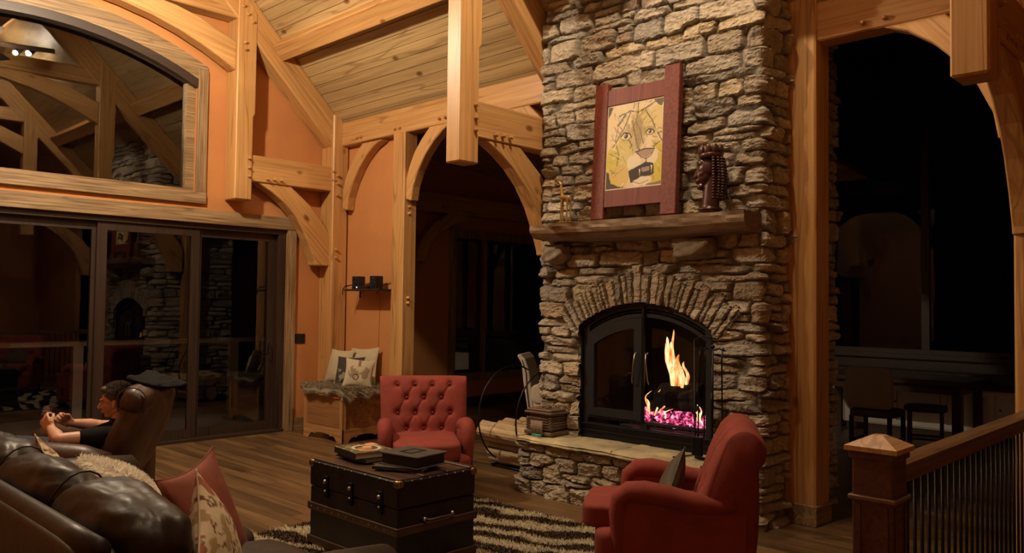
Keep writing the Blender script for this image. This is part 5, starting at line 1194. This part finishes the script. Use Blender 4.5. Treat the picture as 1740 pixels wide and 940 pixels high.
for y0 in (-cy_,):
    prism('apron', scal_n(cx_), 'XZ', y0, y0+.02, 'chest', ch, grain=[(-.3, .1), (.3, .1)]); box('top_rail', (-cx_, y0, .50), (cx_, y0+.02, .55), 'chest', ch)
    for x in (-cx_, cx_-.05): box('stile', (x, y0, .15), (x+.05, y0+.02, .50), 'chest', ch, axis=2)
box('back_foot', (cx_-.04, cy_-.06, 0), (cx_, cy_-.02, .15), 'chest', ch, axis=2)
box('lid', (-cx_-.02, -cy_-.02, .55), (cx_, cy_+.0, .58), 'chest', ch, bev=.005, axis=1)
th = thing('sheepskin_throw', 'grey brown sheepskin spread over the top of the corner chest', 'throw', (5.61, 8.14, .582))
nx, ny = 34, 40; Ux, Vx = np.meshgrid(np.linspace(-1, 1, nx), np.linspace(-1, 1, ny), indexing='ij')
rad = 1+.06*fbm(Ux*3, Vx*3, 4); Xs = Ux*.355*rad; Ys = Vx*.44*rad
over = np.clip(-Xs-.335, 0, 1)+np.clip(-Ys-.41, 0, 1); Zs = .035+.012*fbm(Ux*6, Vx*6, 5)-over*3.0; Zs = np.where(Xs > .28, .04, Zs)
Ztop = Zs; lo = np.where(over > 0, Zs-.02, .001)
g1 = np.stack([Xs, Ys, Ztop], 2).reshape(-1, 3)
sk = mk('hide', np.concatenate([g1, np.stack([Xs, Ys, lo], 2).reshape(-1, 3)]), np.concatenate([gridfaces(nx, ny), gridfaces(nx, ny)[:, ::-1]+nx*ny]), 'sheep', th, True)
idx = rgf.integers(0, nx*ny, 16000); pp = g1[idx]+np.stack([rgf.uniform(-.012, .012, 16000), rgf.uniform(-.012, .012, 16000), np.zeros(16000)], 1)
nn = np.zeros((16000, 3)); nn[:, 2] = 1; nn[:, 0] = np.where(pp[:, 0] < -.32, -1.2, 0); nn[:, 1] = np.where(pp[:, 1] < -.40, -1.2, 0)
strands('wool', pp, nn, .032, .003, 'sheep', th, seed=5, jitter=.9, droop=.8)
def elephants(u, v):
    c = np.tile(np.array([.56, .48, .34]), u.shape+(1,)); a = ((np.abs(u-.32)*1.2)**2+(v-.5)**2 < .05) | ((np.abs(u-.70)*1.2)**2+(v-.5)**2 < .05); f = fbm(u*9, v*9, 3, 3)
    c = np.where((a & (f > -.1))[..., None], np.array([.30, .23, .14]), c); d = np.abs(np.hypot(u-.42, v-.33)-.09) < .02; c = np.where(d[..., None], np.array([.10, .05, .03]), c); e_ = (np.abs(u-.5) < .05) & (v > .7); c = np.where(e_[..., None], np.array([.25, .17, .1]), c)
    return c
def darkpat(u, v):
    f = fbm(u*8, v*8, 13, 3); c = np.tile(np.array([.05, .042, .032]), u.shape+(1,)); c = np.where(((f > .15) & (v < .55))[..., None], np.array([.30, .26, .19]), c); b_ = (v < .05) | (u < .03); return np.where(b_[..., None], np.array([.3, .26, .18]), c)
PZ = .615
pillow('throw_pillow', (5.70, 8.42, PZ+.20), .42, .42, .13, 'cream', 'plain cream pillow at the left on the corner chest', group='pillows on the corner chest', rot=basis((-.95, -.1, .28)))
pillow('throw_pillow', (5.84, 8.12, PZ+.22), .42, .44, .12, 'cream', 'cream pillow at the back of the chest, behind the dark one', group='pillows on the corner chest', rot=basis((-.9, -.25, .22)) @ Rx(3, 'Z'))
pillow('throw_pillow', (5.64, 8.12, PZ+.165), .36, .36, .12, 'cloth_att', 'dark patterned pillow in the middle of the corner chest', group='pillows on the corner chest', rot=basis((-.8, -.45, .32)), painter=darkpat, n=60)
pillow('throw_pillow', (5.60, 7.87, PZ+.155), .34, .34, .13, 'cloth_att', 'cream pillow with two printed elephants at the right on the chest', group='pillows on the corner chest', rot=basis((-.62, -.75, .32)) @ Rx(-6, 'Z'), painter=elephants, n=60)
# shelf
sh = thing('wall_shelf', 'small dark shelf with iron brackets on the orange corner wall', 'shelf', (5.985, 8.06, 1.75))
box('board', (-.26, -.36, -.015), (0.0, .34, .010), 'darktable', sh, bev=.003, axis=1)
for y in (-.365, .345): tubes('bracket', [([(-.01, y, -.10), (-.01, y, .17)], .009), ([(-.01, y, .12), (-.10, y, .07), (-.24, y, .04), (-.27, y, 0), (-.27, y, -.06)], .006)], 'iron', sh)
for y, l in ((.19, 'left black loudspeaker on the wall shelf'), (-.17, 'right black loudspeaker on the wall shelf')):
    s = thing('speaker', l, 'speaker', (5.84, 8.06+y, 1.761), math.radians(8), 'speakers on the wall shelf')
    box('cabinet', (-.06, -.055, 0), (.06, .055, .155), 'black', s, bev=.005); bm = bmesh.new(); lathe(bm, [(.036, 0), (.038, .004), (.03, .006), (.012, -.001)], 18, Matrix.Translation((-.06, 0, .06)) @ Matrix.Rotation(-PI/2, 4, 'Y')); frombm('driver', bm, 'ironflat', s, True)
    bm = bmesh.new(); lathe(bm, [(.015, 0), (.016, .003), (.006, .004)], 14, Matrix.Translation((-.06, 0, .122)) @ Matrix.Rotation(-PI/2, 4, 'Y')); frombm('tweeter', bm, 'ironflat', s, True)
am = thing('media_receiver', 'flat black receiver with a blue light between the two speakers', 'receiver', (5.84, 8.07, 1.761)); box('case', (-.08, -.105, 0), (.08, .125, .035), 'black', am, bev=.004)
bm = bmesh.new(); bmesh.ops.create_uvsphere(bm, u_segments=8, v_segments=6, radius=.006, matrix=Matrix.Translation((-.082, .105, .02))); frombm('status_light', bm, 'led', am)
cd = tubes('power_cord', [([(5.985, 8.02, 1.74), (5.995, 8.02, 1.55), (5.992, 8.03, 1.2), (5.994, 8.025, .55)], .003)], plain('orange_cord', (.35, .15, .06), .6), None, 5); tag(cd, 'thin cord running down the wall below the shelf', 'cord')
sw = thing('switch_plate', 'black double light switch plate on the wall beside the glass doors', 'switch', (5.49, 8.995, 1.135)); box('plate', (-.075, -.006, -.06), (.075, .004, .06), 'black', sw, bev=.002)
for x in (-.035, .035): box('rocker', (x-.017, -.010, -.033), (x+.017, -.006, .033), 'ironflat', sw, bev=.001)

# ================================================================== BEYOND
wc = thing('slipcovered_chair', 'white slipcovered chair half hidden behind the left of the fireplace', 'chair', (7.35, 6.35, 0), math.radians(-60))
prism('back', [(-.28, .35), (-.20, .35), (-.24, .60), (-.27, .82), (-.32, .96), (-.38, 1.02), (-.42, 1.0), (-.36, .90), (-.34, .7)], 'XZ', -.26, .26, 'whitecloth', wc, bev=.012)
prism('piping', [(-.265, .36), (-.30, .62), (-.31, .80), (-.36, .95), (-.35, .95), (-.295, .80), (-.285, .62), (-.25, .36)], 'XZ', -.268, .268, 'charcoal', wc)
soft('seat', (.0, 0, .42), (.27, .27, .07), 'whitecloth', wc, e=5); soft('skirt', (0, 0, .20), (.26, .26, .17), 'whitecloth', wc, e=9)
for s in (-1, 1): soft('arm', (0, s*.26, .56), (.24, .035, .12), 'whitecloth', wc, e=4)
# dining table and chairs in the dark room
dt = thing('dining_table', 'dark dining table in the dark room beyond the right opening', 'table', (10.7, 3.75, 0))
box('top', (-.55, -1.1, .72), (.55, .9, .78), 'darktable', dt, bev=.006, axis=1); box('apron', (-.48, -1.0, .62), (.48, .8, .72), 'darktable', dt, axis=1)
for x in (-.42, .42):
    for y in (-.95, .75): box('leg', (x-.05, y-.05, 0), (x+.05, y+.05, .72), 'darktable', dt, bev=.004, axis=2)
def dchair(label, loc, rz):
    t = thing('dining_chair', label, 'chair', loc, rz)
    soft('back_pad', (-.24, 0, .75), (.035, .245, .225), 'greycloth', t, e=7, rot=Rx(-5, 'Y')); soft('seat', (0, 0, .47), (.25, .24, .045), 'charcoal', t, e=5)
    for x in (-.21, .2):
        for y in (-.2, .2): box('leg', (x-.02, y-.02, 0), (x+.02, y+.02, .44), 'darkwood', t, bev=.002, axis=2)
    box('stretcher', (-.2, -.2, .16), (.2, -.18, .19), 'darkwood', t); box('stretcher', (-.2, .18, .16), (.2, .2, .19), 'darkwood', t)
    return t
dchair('grey backed dining chair nearest the fireplace, back towards the camera', (9.22, 3.31, 0), 0)
stl = thing('dining_stool', 'low dark saddle seat stool at the table right of the grey dining chair', 'stool', (9.75, 2.98, 0), math.radians(15))
soft('seat', (0, 0, .50), (.19, .22, .04), 'charcoal', stl, e=3.5)
for x in (-.14, .14):
    for y in (-.16, .16): box('leg', (x-.018, y-.018, 0), (x+.018, y+.018, .48), 'darkwood', stl, bev=.002, axis=2)
for x in (-.14, .14): box('stretcher', (x-.01, -.15, .16), (x+.01, .15, .185), 'darkwood', stl, axis=1)
cbn = thing('window_seat_cabinet', 'long low white cabinet under the dark windows of the far room', 'cabinet', (11.35, 3.2, 0))
box('carcass', (-.22, -3.6, .08), (.22, 3.6, .62), 'white', cbn); box('plinth', (-.18, -3.6, 0), (.22, 3.6, .08), 'darktable', cbn); box('top', (-.25, -3.6, .62), (.22, 3.6, .68), 'darktable', cbn, axis=1); box('seat_cushion', (-.22, -3.55, .68), (.2, 3.55, .80), 'charcoal', cbn, bev=.02)
for k in range(12):
    y = -3.58+k*.6; dr = prism('door', [(y+.01, .10), (y+.59, .10), (y+.59, .60), (y+.01, .60)], 'YZ', -.24, -.22, 'white', cbn, holes=[[(y+.07, .16), (y+.53, .16), (y+.53, .54), (y+.07, .54)]])
    bm = bmesh.new(); bmesh.ops.create_uvsphere(bm, u_segments=8, v_segments=6, radius=.012, matrix=Matrix.Translation((-.25, y+.54, .4))); frombm('knob', bm, 'iron', dr)

pl = thing('added_fill_lamp', 'dim fill lamp added to light the far room, outside the picture to the right', 'lamp', (8.6, .1, 2.2))  # unseen lamp added to brighten the dining furniture
bm = bmesh.new(); lathe(bm, [(.14, 0), (.13, .03), (.07, .14), (.02, .17)], 18); frombm('shade', bm, 'iron', pl, True); tube('cord', [(0, 0, .16), (0, 0, 2.2)], .005, 'iron', pl, None if False else 8)
bm = bmesh.new(); bmesh.ops.create_icosphere(bm, subdivisions=2, radius=.035, matrix=Matrix.Translation((0, 0, .02))); frombm('bulb', bm, plain('fill_bulb', (1, 1, 1), .5, emit=(1, .85, .65), es=45), pl, True)

# ================================================================== NEWEL AND STAIR RAIL
nw_ = thing('newel_post', 'square stained newel post with pyramid cap at the lower right', 'newel post', (3.235, 1.155, 0))
box('shaft', (-.075, -.075, 0), (.075, .075, 1.06), 'newel', nw_, bev=.006, axis=2)
box('neck_moulding', (-.088, -.088, .875), (.088, .088, .893), 'rail', nw_, bev=.004); box('cap_moulding', (-.085, -.085, 1.03), (.085, .085, 1.06), 'newel', nw_, bev=.005)
bm = bmesh.new(); a = .097; c1 = [bm.verts.new((x*a, y*a, 1.078)) for x, y in ((-1, -1), (1, -1), (1, 1), (-1, 1))]; c0 = [bm.verts.new((x*a, y*a, 1.06)) for x, y in ((-1, -1), (1, -1), (1, 1), (-1, 1))]; c2 = [bm.verts.new((x*.02, y*.02, 1.118)) for x, y in ((-1, -1), (1, -1), (1, 1), (-1, 1))]
for A, B in ((c0, c1), (c1, c2)):
    for i in range(4): bm.faces.new((A[i], A[(i+1) % 4], B[(i+1) % 4], B[i]))
bm.faces.new(c0[::-1]); bm.faces.new(c2); frombm('cap', bm, 'fir_dark', nw_)  # lighter wood than the shaft: lamplight on the cap put into its colour
for x in (-.05, .05): box('shaft_bead', (x-.008, -.080, .1), (x+.008, -.075, .86), 'newel', nw_, axis=2); box('shaft_bead', (-.080, x-.008, .1), (-.075, x+.008, .86), 'newel', nw_, axis=2)
sr = thing('stair_railing', 'stained wooden stair rail with many thin dark iron balusters', 'railing', (4.6, 1.155, 0))
prism('handrail', [(-.055, .925), (.055, .925), (.055, .955), (.045, .975), (.048, .99), (.03, 1.0), (-.03, 1.0), (-.048, .99), (-.045, .975), (-.055, .955)], 'YZ', -1.285, 1.22, 'rail', sr)
box('shoe_rail', (-1.285, -.035, .04), (1.22, .035, .08), 'newel', sr, bev=.003)
for k in range(27):
    x = -1.24+k*.092
    if x < 1.2: tube('baluster', [(x, 0, .07), (x, 0, .5), (x, 0, .93)], .0075, 'steel_dark', sr, 6)
